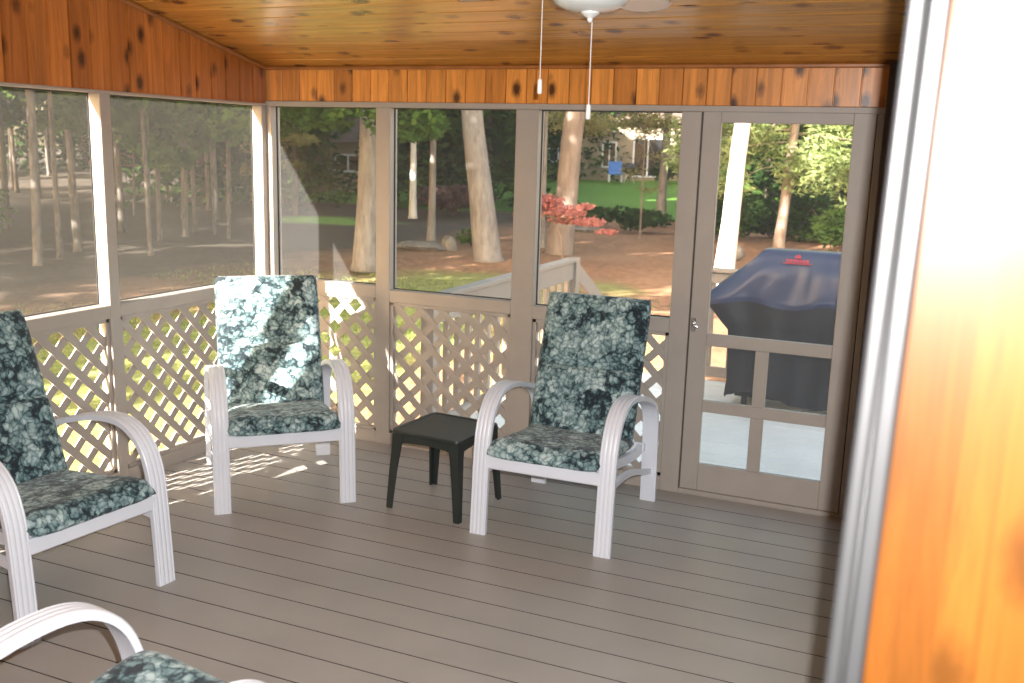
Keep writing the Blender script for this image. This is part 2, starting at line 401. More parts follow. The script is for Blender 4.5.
for y0, y1 in spans:
    MB().box(-.085, 0.0, y0, y1, .905, .975, .003).build('rail', T, wall_left)
    MB().box(-.09, 0.0, y0, y1, -.03, .075, .003).build('bottom_rail', T, wall_left)
    b = MB(); b.box(-.05, -.012, y0, y0 + .022, .075, .905, .002); b.box(-.05, -.012, y1 - .022, y1, .075, .905, .002)
    b.box(-.05, -.012, y0, y1, .075, .095, .002); b.box(-.05, -.012, y0, y1, .885, .905, .002)
    b.build('lattice_frame', T, wall_left)
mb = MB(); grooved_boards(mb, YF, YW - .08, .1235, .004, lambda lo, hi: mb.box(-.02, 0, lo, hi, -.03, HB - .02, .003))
mb.box(-.09, -.021, YF, YW - .08, -.03, HB - .02); mb.build('sun_block_boards', M['pine_y'], wall_left)

# house side: right wall with the doorway the picture is taken from, the porch's front wall, a room of the house beyond
JY, JX, WT = -4.08, 3.803, .20
mb = MB(); mb.box(XR + .015, XR + WT, JY + .02, .10, -.03, 3.6); mb.box(XR + .015, XR + WT, YF, -5.45, -.03, 3.6); mb.box(XR + .015, XR + WT, -5.45, JY + .02, 2.12, 3.6)
struct(mb.build('wall_right', M['dark_wood']))
struct(MB().box(-.09, XR + WT, YF - .14, YF, -.03, 3.9).build('wall_front', M['dark_wood']))
mb = MB(); mb.box(XR + WT, 7.0, -7.1, -7.0, -.06, 2.6); mb.box(XR + WT, 7.0, -2.0, -1.9, -.06, 2.6); mb.box(7.0, 7.1, -7.1, -1.9, -.06, 2.6); mb.box(XR + WT, XR + WT + .1, -7.1, YF - .14, -.06, 2.6)
struct(mb.build('wall_house', M['cream']))
struct(MB().box(XR + WT, 7.1, -7.1, -1.9, 2.6, 2.7).build('ceiling_house', M['cream']))
struct(MB().box(XR + .0, 7.1, -7.1, -1.9, -.10, -.0).build('floor_house', M['dark_wood']))

# ---------------------------------------------------------------- screens and lattice
def screen(n, v, label):
    mb = MB(); mb.add(v, [(0, 1, 2, 3)])
    o = struct(mb.build('window_%d' % n, M['sun_haze_screen' if n > 3 else 'screen']), label, 'screen')
    c = [Vector(p) for p in v]; s = MB()
    for i in range(4): s.bar(c[i], c[(i + 1) % 4], .008, .010, up=(1, 0, 0) if abs(c[0].y - c[1].y) < 1e-6 and abs(c[0].x - c[1].x) > 1e-6 and False else (.3, .5, .8))
    s.build('screen_spline', M['spline'], o); return o
ys = .055
for i, (x0, x1, z0, lb) in enumerate(((.036, .78, .985, 'insect screen of the back wall beside the left corner'), (.875, 1.672, .968, 'insect screen of the back wall above the dark side table'),
                                  (1.806, 2.597, .955, 'insect screen of the back wall beside the screen door'))):
    screen(i + 1, [(x0, ys, z0), (x1, ys, z0), (x1, ys, 2.036), (x0, ys, 2.036)], lb)
xs = -.076
for i, (y0, y1) in enumerate(spans):
    screen(i + 4, [(xs, y0, .975), (xs, y1, .975), (xs, y1, 2.036), (xs, y0, 2.036)],
           ['hazy insect screen of the left wall beside the back corner', 'hazy insect screen of the left wall behind the leftmost chair', 'narrow insect screen of the left wall towards the house'][i])

def clip_strip(p, d, w, W, H):
    """polygon of a strip through p along d (unit), width w, clipped to the rectangle W x H"""
    n = (-d[1], d[0]); L = 5
    poly = [(p[0] + a * L * d[0] + b * w / 2 * n[0], p[1] + a * L * d[1] + b * w / 2 * n[1]) for a, b in ((-1, -1), (1, -1), (1, 1), (-1, 1))]
    for ax, lim, sg in ((0, 0, 1), (0, W, -1), (1, 0, 1), (1, H, -1)):
        out = []
        for i in range(len(poly)):
            a, b = poly[i], poly[(i + 1) % len(poly)]; fa, fb = sg * (a[ax] - lim), sg * (b[ax] - lim)
            if fa >= 0: out.append(a)
            if (fa >= 0) != (fb >= 0):
                t = fa / (fa - fb); out.append((a[0] + t * (b[0] - a[0]), a[1] + t * (b[1] - a[1])))
        poly = out
        if not poly: return None
    return poly
def lattice(W, H, MT, label, pitch=.152, w=.042):
    mb = MB()
    for layer, sg in ((0, 1), (1, -1)):
        d = (math.sqrt(.5), sg * math.sqrt(.5)); k = -60
        for k in range(-40, 41):
            poly = clip_strip((k * pitch + .03, 0), d, w, W, H)
            if poly and len(poly) > 2:
                if sum(poly[i][0] * poly[(i + 1) % len(poly)][1] - poly[(i + 1) % len(poly)][0] * poly[i][1] for i in range(len(poly))) < 0: poly = poly[::-1]
                mb.prism(poly, layer * .008, layer * .008 + .0078, MT)
    return tag(mb.build('lattice_panel', T), label, 'lattice panel', 'lattice panels of the porch walls')
def frame_m(o, ux, uz):
    ux = Vector(ux); uz = Vector(uz); n = ux.cross(uz)
    return Matrix(((ux[0], uz[0], n[0], o[0]), (ux[1], uz[1], n[1], o[1]), (ux[2], uz[2], n[2], o[2]), (0, 0, 0, 1)))
for x0, x1, zs, lb in ((.058, .758, .985, 'taupe lattice panel of the back wall behind the corner chair'),
                       (.897, 1.65, .968, 'taupe lattice panel of the back wall behind the dark side table'),
                       (1.828, 2.575, .955, 'taupe lattice panel mostly hidden behind the chair by the screen door')):
    lattice(x1 - x0, zs - .095 - .095, frame_m((x0, .04, .095), (1, 0, 0), (0, 0, 1)), lb)
for (y0, y1), lb in zip(spans, ('taupe lattice panel of the left wall left of the corner chair', 'taupe lattice panel of the left wall beyond the leftmost chair', 'taupe lattice panel of the left wall nearest the house')):
    lattice(y1 - y0 - .044, .79, frame_m((-.04, y0 + .022, .095), (0, 1, 0), (0, 0, 1)), lb)

# ---------------------------------------------------------------- screen door
door = empty_struct('door_1', (2.706, .01, .026), 0, 'taupe wooden screen door with four lower panes', 'screen door')
DW = .834
def dbox(n, x0, x1, z0, z1): MB().box(x0 - 2.706, x1 - 2.706, 0, .034, z0, z1, .003).build(n, T, door)
dbox('stile', 2.706, 2.800, 0, 2.02); dbox('stile', 3.437, 3.54, 0, 2.02)
dbox('top_rail', 2.800, 3.437, 1.957, 2.02); dbox('middle_rail', 2.800, 3.437, .803, .868); dbox('lower_rail', 2.800, 3.437, .442, .504)
dbox('bottom_rail', 2.800, 3.437, 0, .150); dbox('mullion', 3.058, 3.124, .504, .803); dbox('mullion', 3.058, 3.124, .150, .442)
for x0, x1, z0, z1 in ((2.8, 3.437, .868, 1.957), (2.8, 3.058, .504, .803), (3.124, 3.437, .504, .803), (2.8, 3.058, .15, .442), (3.124, 3.437, .15, .442)):
    b = MB(); b.add([(x0 - 2.706, .02, z0), (x1 - 2.706, .02, z0), (x1 - 2.706, .02, z1), (x0 - 2.706, .02, z1)], [(0, 1, 2, 3)]); b.build('screen', M['screen'], door)
b = MB(); b.box(.008, .032, -.008, 0, .875, .945, .003); b.tube([(.02, -.008, .915), (.02, -.035, .915)], .009, 12)
b.tube([(.02, -.033, .915), (.035, -.037, .912), (.052, -.034, .905)], [.008, .007, .006], 10); b.build('latch_handle', M['chrome'], door, .6)

# ---------------------------------------------------------------- doorway of the house: grey metal strip and varnished orange jamb
jamb = empty_struct('trim_1', (0, 0, 0), 0, 'varnished orange pine door jamb with grey metal strip, close at the right', 'door jamb')
M['door_wood'] = pine('varnished_jamb_wood', 'z_x', .3, JWOOD, tuple(c * .6 for c in JWOOD), .42, .02)
for n_ in M['door_wood'].node_tree.nodes:
    if n_.type == 'BSDF_PRINCIPLED': n_.inputs['Specular IOR Level'].default_value = .2
b = MB(); b.box(JX, JX + .016, JY - .012, JY + .07, 0.0, 2.12, .004); b.box(JX + .0175, JX + .0365, JY - .006, JY + .07, 0, 2.12, .004); b.build('metal_strip', M['jamb'], jamb)
b = MB(); b.box(JX + .036, XR + WT + .04, JY, JY + .02, -.0, 2.12, .002); b.build('jamb_board', M['door_wood'], jamb)
b = MB(); b.tube([(JX + .0167, JY - .002, 0.0), (JX + .0167, JY - .002, 2.12)], .002, 8); b.build('weatherstrip', M['rubber'], jamb, 4)
jamb.matrix_world = Matrix.Translation((JX, JY, 1.66)) @ Matrix.Rotation(math.radians(1.2), 4, 'Y') @ Matrix.Translation((-JX, -JY, -1.66))

# ---------------------------------------------------------------- chairs
def sweep(mb, path, prof, x0):
    """sweep a profile (x across, n outward) along a path of (y, z) points"""
    m = len(path); n = len(prof); vs = []
    for i, (y, z) in enumerate(path):
        a, c = path[max(0, i - 1)], path[min(m - 1, i + 1)]
        t = Vector((0, c[0] - a[0], c[1] - a[1])); t.normalize(); nn = Vector((0, -t.z, t.y))
        for px_, pn in prof: vs.append(Vector((x0 + px_, y, z)) + nn * pn)
    fs = [(i * n + k, i * n + (k + 1) % n, (i + 1) * n + (k + 1) % n, (i + 1) * n + k) for i in range(m - 1) for k in range(n)]
    fs += [tuple(range(n))[::-1], tuple((m - 1) * n + k for k in range(n))]
    mb.add(vs, fs)
def smooth_path(pts, k=6):
    out = []
    for i in range(len(pts) - 1):
        p0, p1, p2, p3 = pts[max(0, i - 1)], pts[i], pts[i + 1], pts[min(len(pts) - 1, i + 2)]
        for j in range(k):
            t = j / k
            out.append(tuple(.5 * (2 * p1[a] + (p2[a] - p0[a]) * t + (2 * p0[a] - 5 * p1[a] + 4 * p2[a] - p3[a]) * t * t + (-p0[a] + 3 * p1[a] - 3 * p2[a] + p3[a]) * t ** 3) for a in range(len(p1))))
    out.append(tuple(pts[-1])); return out
SW = .082
def strap_profile():
    top = []; N = 16
    for i in range(N + 1):
        u = i / N; x = -SW / 2 + u * SW
        n = .014 - .0032 * (.5 - .5 * math.cos(u * 2 * PI * 4)) ** 2 * (1 if 0 < i < N else 0)
        if i in (0, N): n = .009
        top.append((x, n))
    return [(-SW / 2, -.012)] + top + [(SW / 2, -.012)]
PROF = strap_profile()[::-1]

def pillow(mb, W, L, Tk, place, creases=(), nu=26, nv=40, seed=1, edge=.07):
    """cushion: u across (W), v along (L); place(u, v, t) -> point; t is height off the mid surface"""
    rng = random.Random(seed); ph = [rng.uniform(0, 6.28) for _ in range(8)]
    def half(u, v):
        a = abs(2 * u / W); b = abs(2 * v / L - 1)
        e = (max(0, 1 - a ** 7)) ** .5 * (max(0, 1 - b ** 11)) ** .5
        c = 1.0
        for cv in creases: c -= .9 * math.exp(-((v - cv) / .020) ** 2)
        w = 1 + .07 * math.sin(7 * u / W + ph[0]) * math.sin(9 * v / L + ph[1]) + .05 * math.sin(17 * v / L + 5 * u / W + ph[2]) + .03 * math.sin(31 * u / W + ph[3] + 13 * v / L)
        return Tk / 2 * e * c * w
    def par(i, n):                      # denser near the edges
        t = i / n; return .5 - .5 * math.cos(PI * t) if False else (t + .06 * math.sin(2 * PI * t) * -1)
    vs = []; top = {}; bot = {}
    for i in range(nu + 1):
        for j in range(nv + 1):
            u = (par(i, nu) - .5) * W; v = par(j, nv) * L; bd = i in (0, nu) or j in (0, nv)
            h = half(u, v); u *= 1 - .035 * abs(2 * v / L - 1) ** 14; vs.append(place(u, v, 0 if bd else h)); top[i, j] = len(vs) - 1
            if bd: bot[i, j] = top[i, j]
            else: vs.append(place(u, v, -h * .8)); bot[i, j] = len(vs) - 1
    fs = []
    for i in range(nu):
        for j in range(nv):
            fs.append((top[i, j], top[i + 1, j], top[i + 1, j + 1], top[i, j + 1]))
            fs.append((bot[i, j], bot[i, j + 1], bot[i + 1, j + 1], bot[i + 1, j]))
    mb.add(vs, fs)

def make_chair(label, recline=False):
    t = thing('patio_chair', label, 'chair', group='white framed patio chairs with floral cushions')
    Wm = M['white']
    loop = [(-.035, 0), (-.022, .2), (-.006, .40), (.012, .50), (.05, .585), (.115, .645), (.20, .672), (.32, .668), (.46, .638), (.60, .595), (.70, .545), (.752, .47), (.772, .36), (.785, .18), (.79, 0)]
    P = smooth_path(loop, 6)
    i1 = 2 * 6; i2 = 12 * 6
    for sx in (-.312, .312):
        b = MB(); sweep(b, P[:i1 + 1], PROF, sx); b.build('leg', Wm, t, .5)
        b = MB(); sweep(b, P[i1:i2 + 1], PROF, sx); b.build('armrest', Wm, t, .5)
        b = MB(); sweep(b, P[i2:], PROF, sx); b.build('leg', Wm, t, .5)
        s = 1 if sx > 0 else -1
        flat = [(-.012, -.024), (-.012, .024), (.012, .024), (.012, -.024)]
        b = MB(); sweep(b, smooth_path([(-.004, .372), (.2, .356), (.45, .318), (.66, .292), (.765, .30)], 5), flat[::-1], sx - s * .045); b.build('side_rail', Wm, t, .5)
        b = MB(); sweep(b, smooth_path([(-.008, .285), (.15, .30), (.38, .275), (.6, .215), (.778, .165)], 5), [(-.012, -.014), (-.012, .014), (.012, .014), (.012, -.014)][::-1], sx); b.build('stretcher', Wm, t, .5)
    MB().box(-.29, .29, -.022, .012, .328, .392, .006).build('front_rail', Wm, t)
    MB().box(-.29, .29, .735, .765, .275, .325, .006).build('rear_rail', Wm, t)
    # back frame: two uprights and a top bar behind the cushion
    b = MB()
    A = Vector((0, .575, .28)); B = Vector((0, .815, 1.03)) if not recline else Vector((0, 1.17, .66)); ln = (B - A).normalized(); nrm = Vector((0, -ln.z, ln.y))
    for sx in (-.245, .245): b.tube([A + Vector((sx, 0, 0)), B + Vector((sx, 0, 0))], .014, 10)
    b.tube([B + Vector((-.245, 0, 0)), B + Vector((0, .006, .012)), B + Vector((.245, 0, 0))], .014, 10); b.build('back_frame', Wm, t, .8)
    # sling of the seat
    MB().add([], []) if False else None
    # cushions
    def seat_place(u, v, h):          # v from front (-) to rear
        y = -.045 + v; z = .437 - .115 * v
        if v < .07: z -= .030 * (1 - v / .07) ** 2
        return Vector((u, y, z)) + Vector((0, .12, .99)) * h
    b = MB(); pillow(b, .565, .63, .095, seat_place, (), seed=3); b.build('seat_cushion', M['floral'], t, 4)
    Bs = Vector((0, .535, .355)); Be = Vector((0, .79, 1.075)) if not recline else Vector((0, 1.135, .76)); L = (Be - Bs).length; d = (Be - Bs) / L; nn = Vector((0, -d.z, d.y))
    def back_place(u, v, h):
        bulge = -.012 * math.cos(2 * u / .565 * 1.4)
        return Bs + d * v + nn * (h + .018 - bulge) + Vector((u, 0, 0))
    b = MB(); pillow(b, .565, L, .10, back_place, (.39,), nv=64, seed=5); bc = b.build('back_cushion', M['floral'], t, 4)
    for sx in (-1, 1):                 # ties of the cushion on the side
        b = MB(); q = Bs + d * .39
        b.bar(q + Vector((sx * .262, .0, 0)), q + Vector((sx * .255, .085, -.015)), .006, .016); b.build('tie', M['floral'], bc)
    return t
ch = make_chair('floral cushioned white patio chair beside the dark side table, screen door at its right')
ch.location = (2.288, -.99, 0); ch.rotation_euler = (0, 0, math.radians(1.0))
GC = 'white framed patio chairs with floral cushions'
dup(ch, (.945, -1.148, 0), math.radians(43), 'floral cushioned white patio chair in the back left corner, patches of sun on its back')
dup(ch, (.975, -2.42, 0), math.radians(83.5), 'floral cushioned white patio chair along the left wall, cut by the picture edge')
c4 = make_chair('floral cushioned white patio chair at the bottom left, only an arm and seat corner showing')
c4.location = (2.315, -3.31, 0); c4.rotation_euler = (0, 0, math.radians(170))
for c_ in c4.children:
    if c_.name.startswith('seat_cushion'): c_.location.z = .05

# ---------------------------------------------------------------- side table
tb = thing('side_table', 'low dark green plastic side table with square top between two chairs', 'table', (1.645, -.735, 0), math.radians(-5))
def rrect(hw, hh, r, n=6, bow=0):
    pts = []
    for cx, cy, a0 in ((hw - r, hh - r, 0), (-hw + r, hh - r, PI / 2), (-hw + r, -hh + r, PI), (hw - r, -hh + r, 1.5 * PI)):
        for i in range(n + 1):
            a = a0 + PI / 2 * i / n; pts.append((cx + r * math.cos(a), cy + r * math.sin(a)))
    return pts
TH = .415
b = MB(); rings = []
for s_, z in ((.985, TH - .022), (1.0, TH - .014), (1.0, TH - .006), (.985, TH), (.90, TH + .001), (.885, TH - .003), (.3, TH - .003)):
    rings.append([(x * s_, y * s_, z) for x, y in rrect(.205, .205, .035)])
n = len(rings[0]); vs = [p for r in rings for p in r]
fs = [(i * n + k, i * n + (k + 1) % n, (i + 1) * n + (k + 1) % n, (i + 1) * n + k) for i in range(len(rings) - 1) for k in range(n)] + [tuple(range(n))[::-1], tuple((len(rings) - 1) * n + k for k in range(n))]
b.add(vs, fs); b.build('tabletop', M['dark_resin'], tb, .6)
b = MB()
for a in range(4):
    R = Matrix.Rotation(a * PI / 2, 4, 'Z')
    poly = [(-.165, TH - .022), (-.165, TH - .075), (-.12, TH - .062), (0, TH - .056), (.12, TH - .062), (.165, TH - .075), (.165, TH - .022)]
    vs = [R @ Vector((x, -.192 + dy, z)) for dy in (0, .012) for x, z in poly]; n = len(poly)
    b.add(vs, [tuple(range(n))[::-1], tuple(range(n, 2 * n))] + [(i, (i + 1) % n, n + (i + 1) % n, n + i) for i in range(n)])
b.build('apron', M['dark_resin'], tb)
for sx in (-1, 1):
    for sy in (-1, 1):
        b = MB(); secs = []
        for z, w, off in ((TH - .02, .062, .196), (TH - .10, .05, .198), (.20, .042, .207), (.0, .032, .218)):
            th = .011
            L_ = [(0, 0), (w, 0), (w, th), (th, th), (th, w), (0, w)]
            secs.append([(sx * (off - x), sy * (off - y), z) for x, y in L_])
        n = 6; vs = [p for s_ in secs for p in s_]
        fs = [(i * n + k, i * n + (k + 1) % n, (i + 1) * n + (k + 1) % n, (i + 1) * n + k) for i in range(3) for k in range(n)] + [(0, 1, 2, 3), (0, 3, 4, 5), (18, 19, 20, 21), (18, 21, 22, 23)]
        b.add(vs, fs); b.build('leg', M['dark_resin'], tb)

# ---------------------------------------------------------------- ceiling fan
FX, FY = 2.70, -1.78
fan = thing('ceiling_fan', 'white ceiling fan with glass light bowl and two pull chains', 'ceiling fan', (FX, FY, 0))
cz = ceil_z(FY); W = M['white_metal']
MB().lathe([(.0, cz + .012), (.075, cz + .012), (.07, cz - .03), (.03, cz - .06), (.014, cz - .062)], n=28).build('canopy', W, fan, .6)
MB().lathe([(.013, 2.48), (.013, cz - .05)], n=14).build('downrod', W, fan, .8)
MB().lathe([(.02, 2.495), (.075, 2.485), (.115, 2.46), (.12, 2.42), (.105, 2.395), (.06, 2.385), (.055, 2.36), (.085, 2.352), (.085, 2.342)], n=36).build('motor_housing', W, fan, .6)
prof = [(.138, 2.35)]
for i in range(1, 12):
    a = i / 12 * PI / 2; prof.append((.138 * math.cos(a) ** .8, 2.35 - .060 * math.sin(a)))
prof.append((.012, 2.29))
MB().lathe(prof, n=40).build('light_bowl', M['bowl'], fan, 4)
MB().lathe([(.032, 2.296), (.031, 2.285), (.018, 2.276), (.0085, 2.270), (.0095, 2.264), (.006, 2.258), (.002, 2.256)], n=20).build('finial', W, fan, .8)
for k in range(5):
    a = math.radians(85 + 72 * k); Rm = Matrix.Rotation(a, 4, 'Z') @ Matrix.Rotation(math.radians(-7), 4, 'X')
    outline = [(.17, -.045), (.30, -.07), (.50, -.088), (.57, -.082), (.635, -.045), (.65, 0), (.635, .045), (.57, .082), (.50, .088), (.30, .07), (.17, .045)]
    b = MB(); b.prism(outline, -.004, .004, Matrix.Translation((0, 0, 2.382)) @ Rm); bl = b.build('blade', W, fan)
    b = MB(); b.prism([(.09, -.018), (.16, -.015), (.22, -.035), (.24, 0), (.22, .035), (.16, .015), (.09, .018)], .0045, .009, Matrix.Translation((0, 0, 2.382)) @ Rm); b.build('blade_bracket', W, bl)
def chain(x, y, z0, z1, zk):
    b = MB(); b.tube([(x, y, z0), (x, y, z1)], .0016, 6)
    k = 0; z = z1
    while z < z0: b.lathe([(.0005, z - .0022), (.0024, z), (.0005, z + .0022)], (x, y, 0), 6); z += .012
    c = b.build('pull_chain', W, fan)
    MB().lathe([(.003, zk + .052), (.0075, zk + .048), (.0085, zk + .025), (.0085, zk + .004), (.006, zk)], (x, y, 0), 16).build('pull_knob', W, c, .6)
chain(.008, .0, 2.257, 1.985, 1.935)
chain(-.168, -.02, 2.36, 2.068, 2.018)
b = MB(); b.tube([(-.055, 0, 2.365), (-.13, -.016, 2.382), (-.168, -.02, 2.36)], .004, 8); b.build('chain_arm', W, fan)

# ---------------------------------------------------------------- outside: deck, railings, steps
GZ = -.6
deck = MB()
for x0, x1, y0, y1 in ((.93, 5.6, .10, 3.0),):
    y = y0
    while y < y1 - .01:
        deck.box(x0, x1, y, min(y + .138, y1), -.09, -.055, .003); y += .143
deck = struct(deck.build('deck', M['deck']), 'pale grey boards of the open deck outside the screen door', 'deck')
b = MB(); b.box(.93, 5.6, 2.97, 3.0, -.30, -.09); b.box(.93, .96, .10, 3.0, -.30, -.09); b.box(.93, 5.6, .10, .14, -.30, -.09)
for x in (1.0, 2.2, 3.6, 5.5):
    for y in (.2, 2.9): b.box(x - .045, x + .045, y - .045, y + .045, GZ - .05, -.09)
b.build('deck_joists', M['dark_wood'], deck)
b = MB(); b.box(-.09, XR, .06, .09, GZ - .05, -.03); b.box(-.09, -.06, YF, .09, GZ - .05, -.03); b.box(XR + .09, XR + .12, YF, .09, GZ - .05, -.11)
struct(b.build('porch_skirt', M['dark_wood']), 'dark skirt boards below the porch floor', 'skirt')

def railing(name, label, a, c, group, n, post_a=True, post_c=True, wide=.20):
    a = Vector(a); c = Vector(c); d = (c - a); L = d.length; r = math.atan2(d.y, d.x)
    t = thing(name, label, 'railing', a, r, group); R_ = M['rail']
    MB().box(0, L, -.048, .048, .930, .962, .004).build('cap_rail', R_, t)
    MB().box(0, L, -.022, .022, .928 - wide, .928, .003).build('top_board', R_, t)
    MB().box(0, L, -.02, .02, .06, .14, .003).build('bottom_board', R_, t)
    for i in range(n):
        x = .10 + (L - .2) * i / (n - 1); MB().box(x - .019, x + .019, .0, .038, .1, .928 - wide + .03, .002).build('baluster', R_, t)
    for ok, x in ((post_a, 0), (post_c, L)):
        if ok: MB().box(x - .046, x + .046, -.046, .046, -.035 if GZ else 0, .962, .004).build('post', R_, t)
    return t
railing('deck_railing', 'beige deck railing with balusters running out from the porch beside the steps', (1.0, .30, -.055), (1.0, 2.92, -.055), None, 16, True, True, .15)
MB_ = railing('deck_railing', 'pale deck railing along the far deck edge behind the covered grill', (2.12, 2.92, -.055), (5.5, 2.92, -.055), None, 20, True, True, .09)
st = thing('deck_steps', 'wooden steps going down from the deck to the yard with sloping handrail', 'steps', (0, 0, 0))
for i in range(3):
    MB().box(1.05, 2.08, 3.0 + .29 * i, 3.0 + .29 * i + .28, -.055 - .165 * (i + 1), -.055 - .165 * (i + 1) + .035, .003).build('tread', M['deck'], st)
for x in (1.03, 2.10):
    b = MB(); vs = [(x + dx, y, z) for dx in (-.02, .02) for y, z in ((2.98, -.10), (2.98, -.36), (3.95, GZ - .1), (3.95, GZ + .02))]
    b.add(vs, [(0, 1, 2, 3), (7, 6, 5, 4), (0, 4, 5, 1), (1, 5, 6, 2), (2, 6, 7, 3), (3, 7, 4, 0)]); b.build('stringer', M['rail'], st)
MB().bar((1.0, 2.96, .80), (1.0, 4.0, .26), .045, .14, bev=.004).build('handrail', M['rail'], st)
MB().box(.96, 1.04, 3.94, 4.02, GZ - .05, .33, .004).build('newel_post', M['rail'], st)

# ---------------------------------------------------------------- covered grill
gr = thing('covered_grill', 'barbecue grill under a navy vinyl cover on the deck outside the door', 'grill', (3.05, 2.42, -.055), 0)
# cover: rings (half width x, y front, y rear, z); top ridge, sloping shoulders over side shelves, tuck-in below, straight skirt
rings = [(.335, -.03, .10, 1.195), (.36, -.055, .13, 1.185), (.50, -.16, .20, 1.04), (.70, -.225, .25, .875), (.735, -.24, .255, .835), (.725, -.245, .255, .80), (.60, -.25, .25, .66),
         (.545, -.245, .245, .60), (.535, -.245, .245, .40), (.53, -.25, .25, .22), (.54, -.255, .25, .10)]
rng = random.Random(4)
def ring_pts(hw, y0, y1, z, ri):
    pts = []; n = 18
    for i in range(n): pts.append((-hw + 2 * hw * i / n, y0))
    for i in range(8): pts.append((hw, y0 + (y1 - y0) * i / 8))
    for i in range(n): pts.append((hw - 2 * hw * i / n, y1))
    for i in range(8): pts.append((-hw, y1 + (y0 - y1) * i / 8))
    out = []
    for k, (x, y) in enumerate(pts):
        am = .0 if ri < 2 else (.012 if ri < 7 else .016)
        w = am * math.sin(k * 1.7 + ri * .35) + am * .7 * math.sin(k * .83 + ri * .8)
        # drape: the front edge of the top sags between the corners
        dz = -.035 * math.sin(k * .9 + 1.2) * (1 if 2 <= ri <= 5 else .25) * (.6 if ri > 1 else 0)
        if ri == len(rings) - 1: dz += .04 * math.sin(k * .45)
        out.append((x * (1 + w * .2), y + (w if abs(y - y0) < 1e-6 or abs(y - y1) < 1e-6 else 0), z + dz))
    return out
fine = []
for i in range(len(rings) - 1):
    for j in range(3):
        t = j / 3; fine.append(tuple(rings[i][a] * (1 - t) + rings[i + 1][a] * t for a in range(4)) + (i + t,))
fine.append(rings[-1] + (len(rings) - 1,))
b = MB(); up = [ring_pts(*r) for r in fine if r[4] <= 5]; lo = [ring_pts(*r) for r in fine if r[4] >= 5 - 1e-6]
def loft(mb, R_, cap):
    n = len(R_[0]); vs = [p for r in R_ for p in r]
    fs = [((i + 1) * n + k, (i + 1) * n + (k + 1) % n, i * n + (k + 1) % n, i * n + k) for i in range(len(R_) - 1) for k in range(n)]
    if cap: fs.append(tuple(range(n)))
    mb.add(vs, fs)
loft(b, up, True); b.build('cover_top', M['cover'], gr, 1.0)
b = MB(); loft(b, lo, False); cv = b.build('cover_skirt', M['black_vinyl'], gr, 1.0)
b = MB()                                   # red print on the front slope: a small flame over a line of tiny unreadable lettering
def on_slope(u, s):
    u = u * .8 - .10;                        # s: 0..1 down the front slope between the ridge ring and the shoulder ring
    a = Vector((0, -.058, 1.187)); c = Vector((0, -.163, 1.042)); q = a + (c - a) * s + Vector((u, -.006, .006)); return q
for k, (u0, u1) in enumerate(((-.10, -.075), (-.068, -.048), (-.041, -.018), (-.011, .009), (.016, .04), (.047, .066), (.073, .10))):
    v = [on_slope(u0, .52), on_slope(u1, .52), on_slope(u1, .38), on_slope(u0, .38)]; b.add(v, [(0, 1, 2, 3)])
v = [on_slope(-.13, .60), on_slope(.13, .60), on_slope(.12, .545), on_slope(-.12, .545)]; b.add(v, [(0, 1, 2, 3)])
v = [on_slope(-.03, .33), on_slope(.03, .33), on_slope(.022, .2), on_slope(.004, .10), on_slope(-.006, .2), on_slope(-.024, .16)]; b.add(v, [tuple(range(6))])
b.build('cover_print', M['red_print'], gr)
for x in (-.40, .40):
    for y in (-.17, .17):
        b = MB(); b.tube([(x - .014, y, .05), (x + .014, y, .05)], .05, 18); b.build('wheel', M['dark_resin'], gr, .6)
b = MB(); b.box(-.47, .47, -.2, .2, .09, .8); b.build('grill_cabinet', M['black_vinyl'], gr)

# ---------------------------------------------------------------- yard
def gz(x, y):
    t = min(1, max(0, (y - 24) / 30)); return GZ + 1.0 * t * t * (3 - 2 * t)
b = MB(); xsn = list(np.arange(-80, 46, 1.5)); ysn = list(np.arange(-30, 96, 1.5)); n = len(ysn)
rng = random.Random(2)
vs = [(x, y, gz(x, y) + (0 if (-6 < x < 7 and -9 < y < 6) else .05 * math.sin(x * .7 + y * .3) + .05 * math.sin(y * .9 - x * .2) - .03)) for x in xsn for y in ysn]
b.add(vs, [(i * n + j, (i + 1) * n + j, (i + 1) * n + j + 1, i * n + j + 1) for i in range(len(xsn) - 1) for j in range(n - 1)])
struct(b.build('ground', M['ground'], None, 4))

def cards(mb, pts, w, l, rng, droop=0.0, flat=.5):
    for p in pts:
        d = Vector((rng.gauss(0, 1), rng.gauss(0, 1), rng.gauss(0, .6) - droop)); d.normalize()
        s = d.cross(Vector((rng.gauss(0, 1), rng.gauss(0, 1), rng.gauss(0, 1) + flat))); s.normalize()
        ll = l * rng.uniform(.6, 1.3); ww = w * rng.uniform(.6, 1.3); p = Vector(p)
        o = len(mb.v); a = p - d * ll / 2; c = p + d * ll / 2
        mb.v += [tuple(a), tuple(p + s * ww / 2), tuple(c), tuple(p - s * ww / 2)]; mb.f.append((o, o + 1, o + 2, o + 3)); mb.mi.append(0)
def blob(rng, c, r, n, shell=.5):
    out = []
    for _ in range(n):
        v = Vector((rng.gauss(0, 1), rng.gauss(0, 1), rng.gauss(0, 1))); v.normalize(); k = rng.uniform(shell, 1) ** .7
        out.append((c[0] + v.x * r[0] * k, c[1] + v.y * r[1] * k, c[2] + v.z * r[2] * k))
    return out
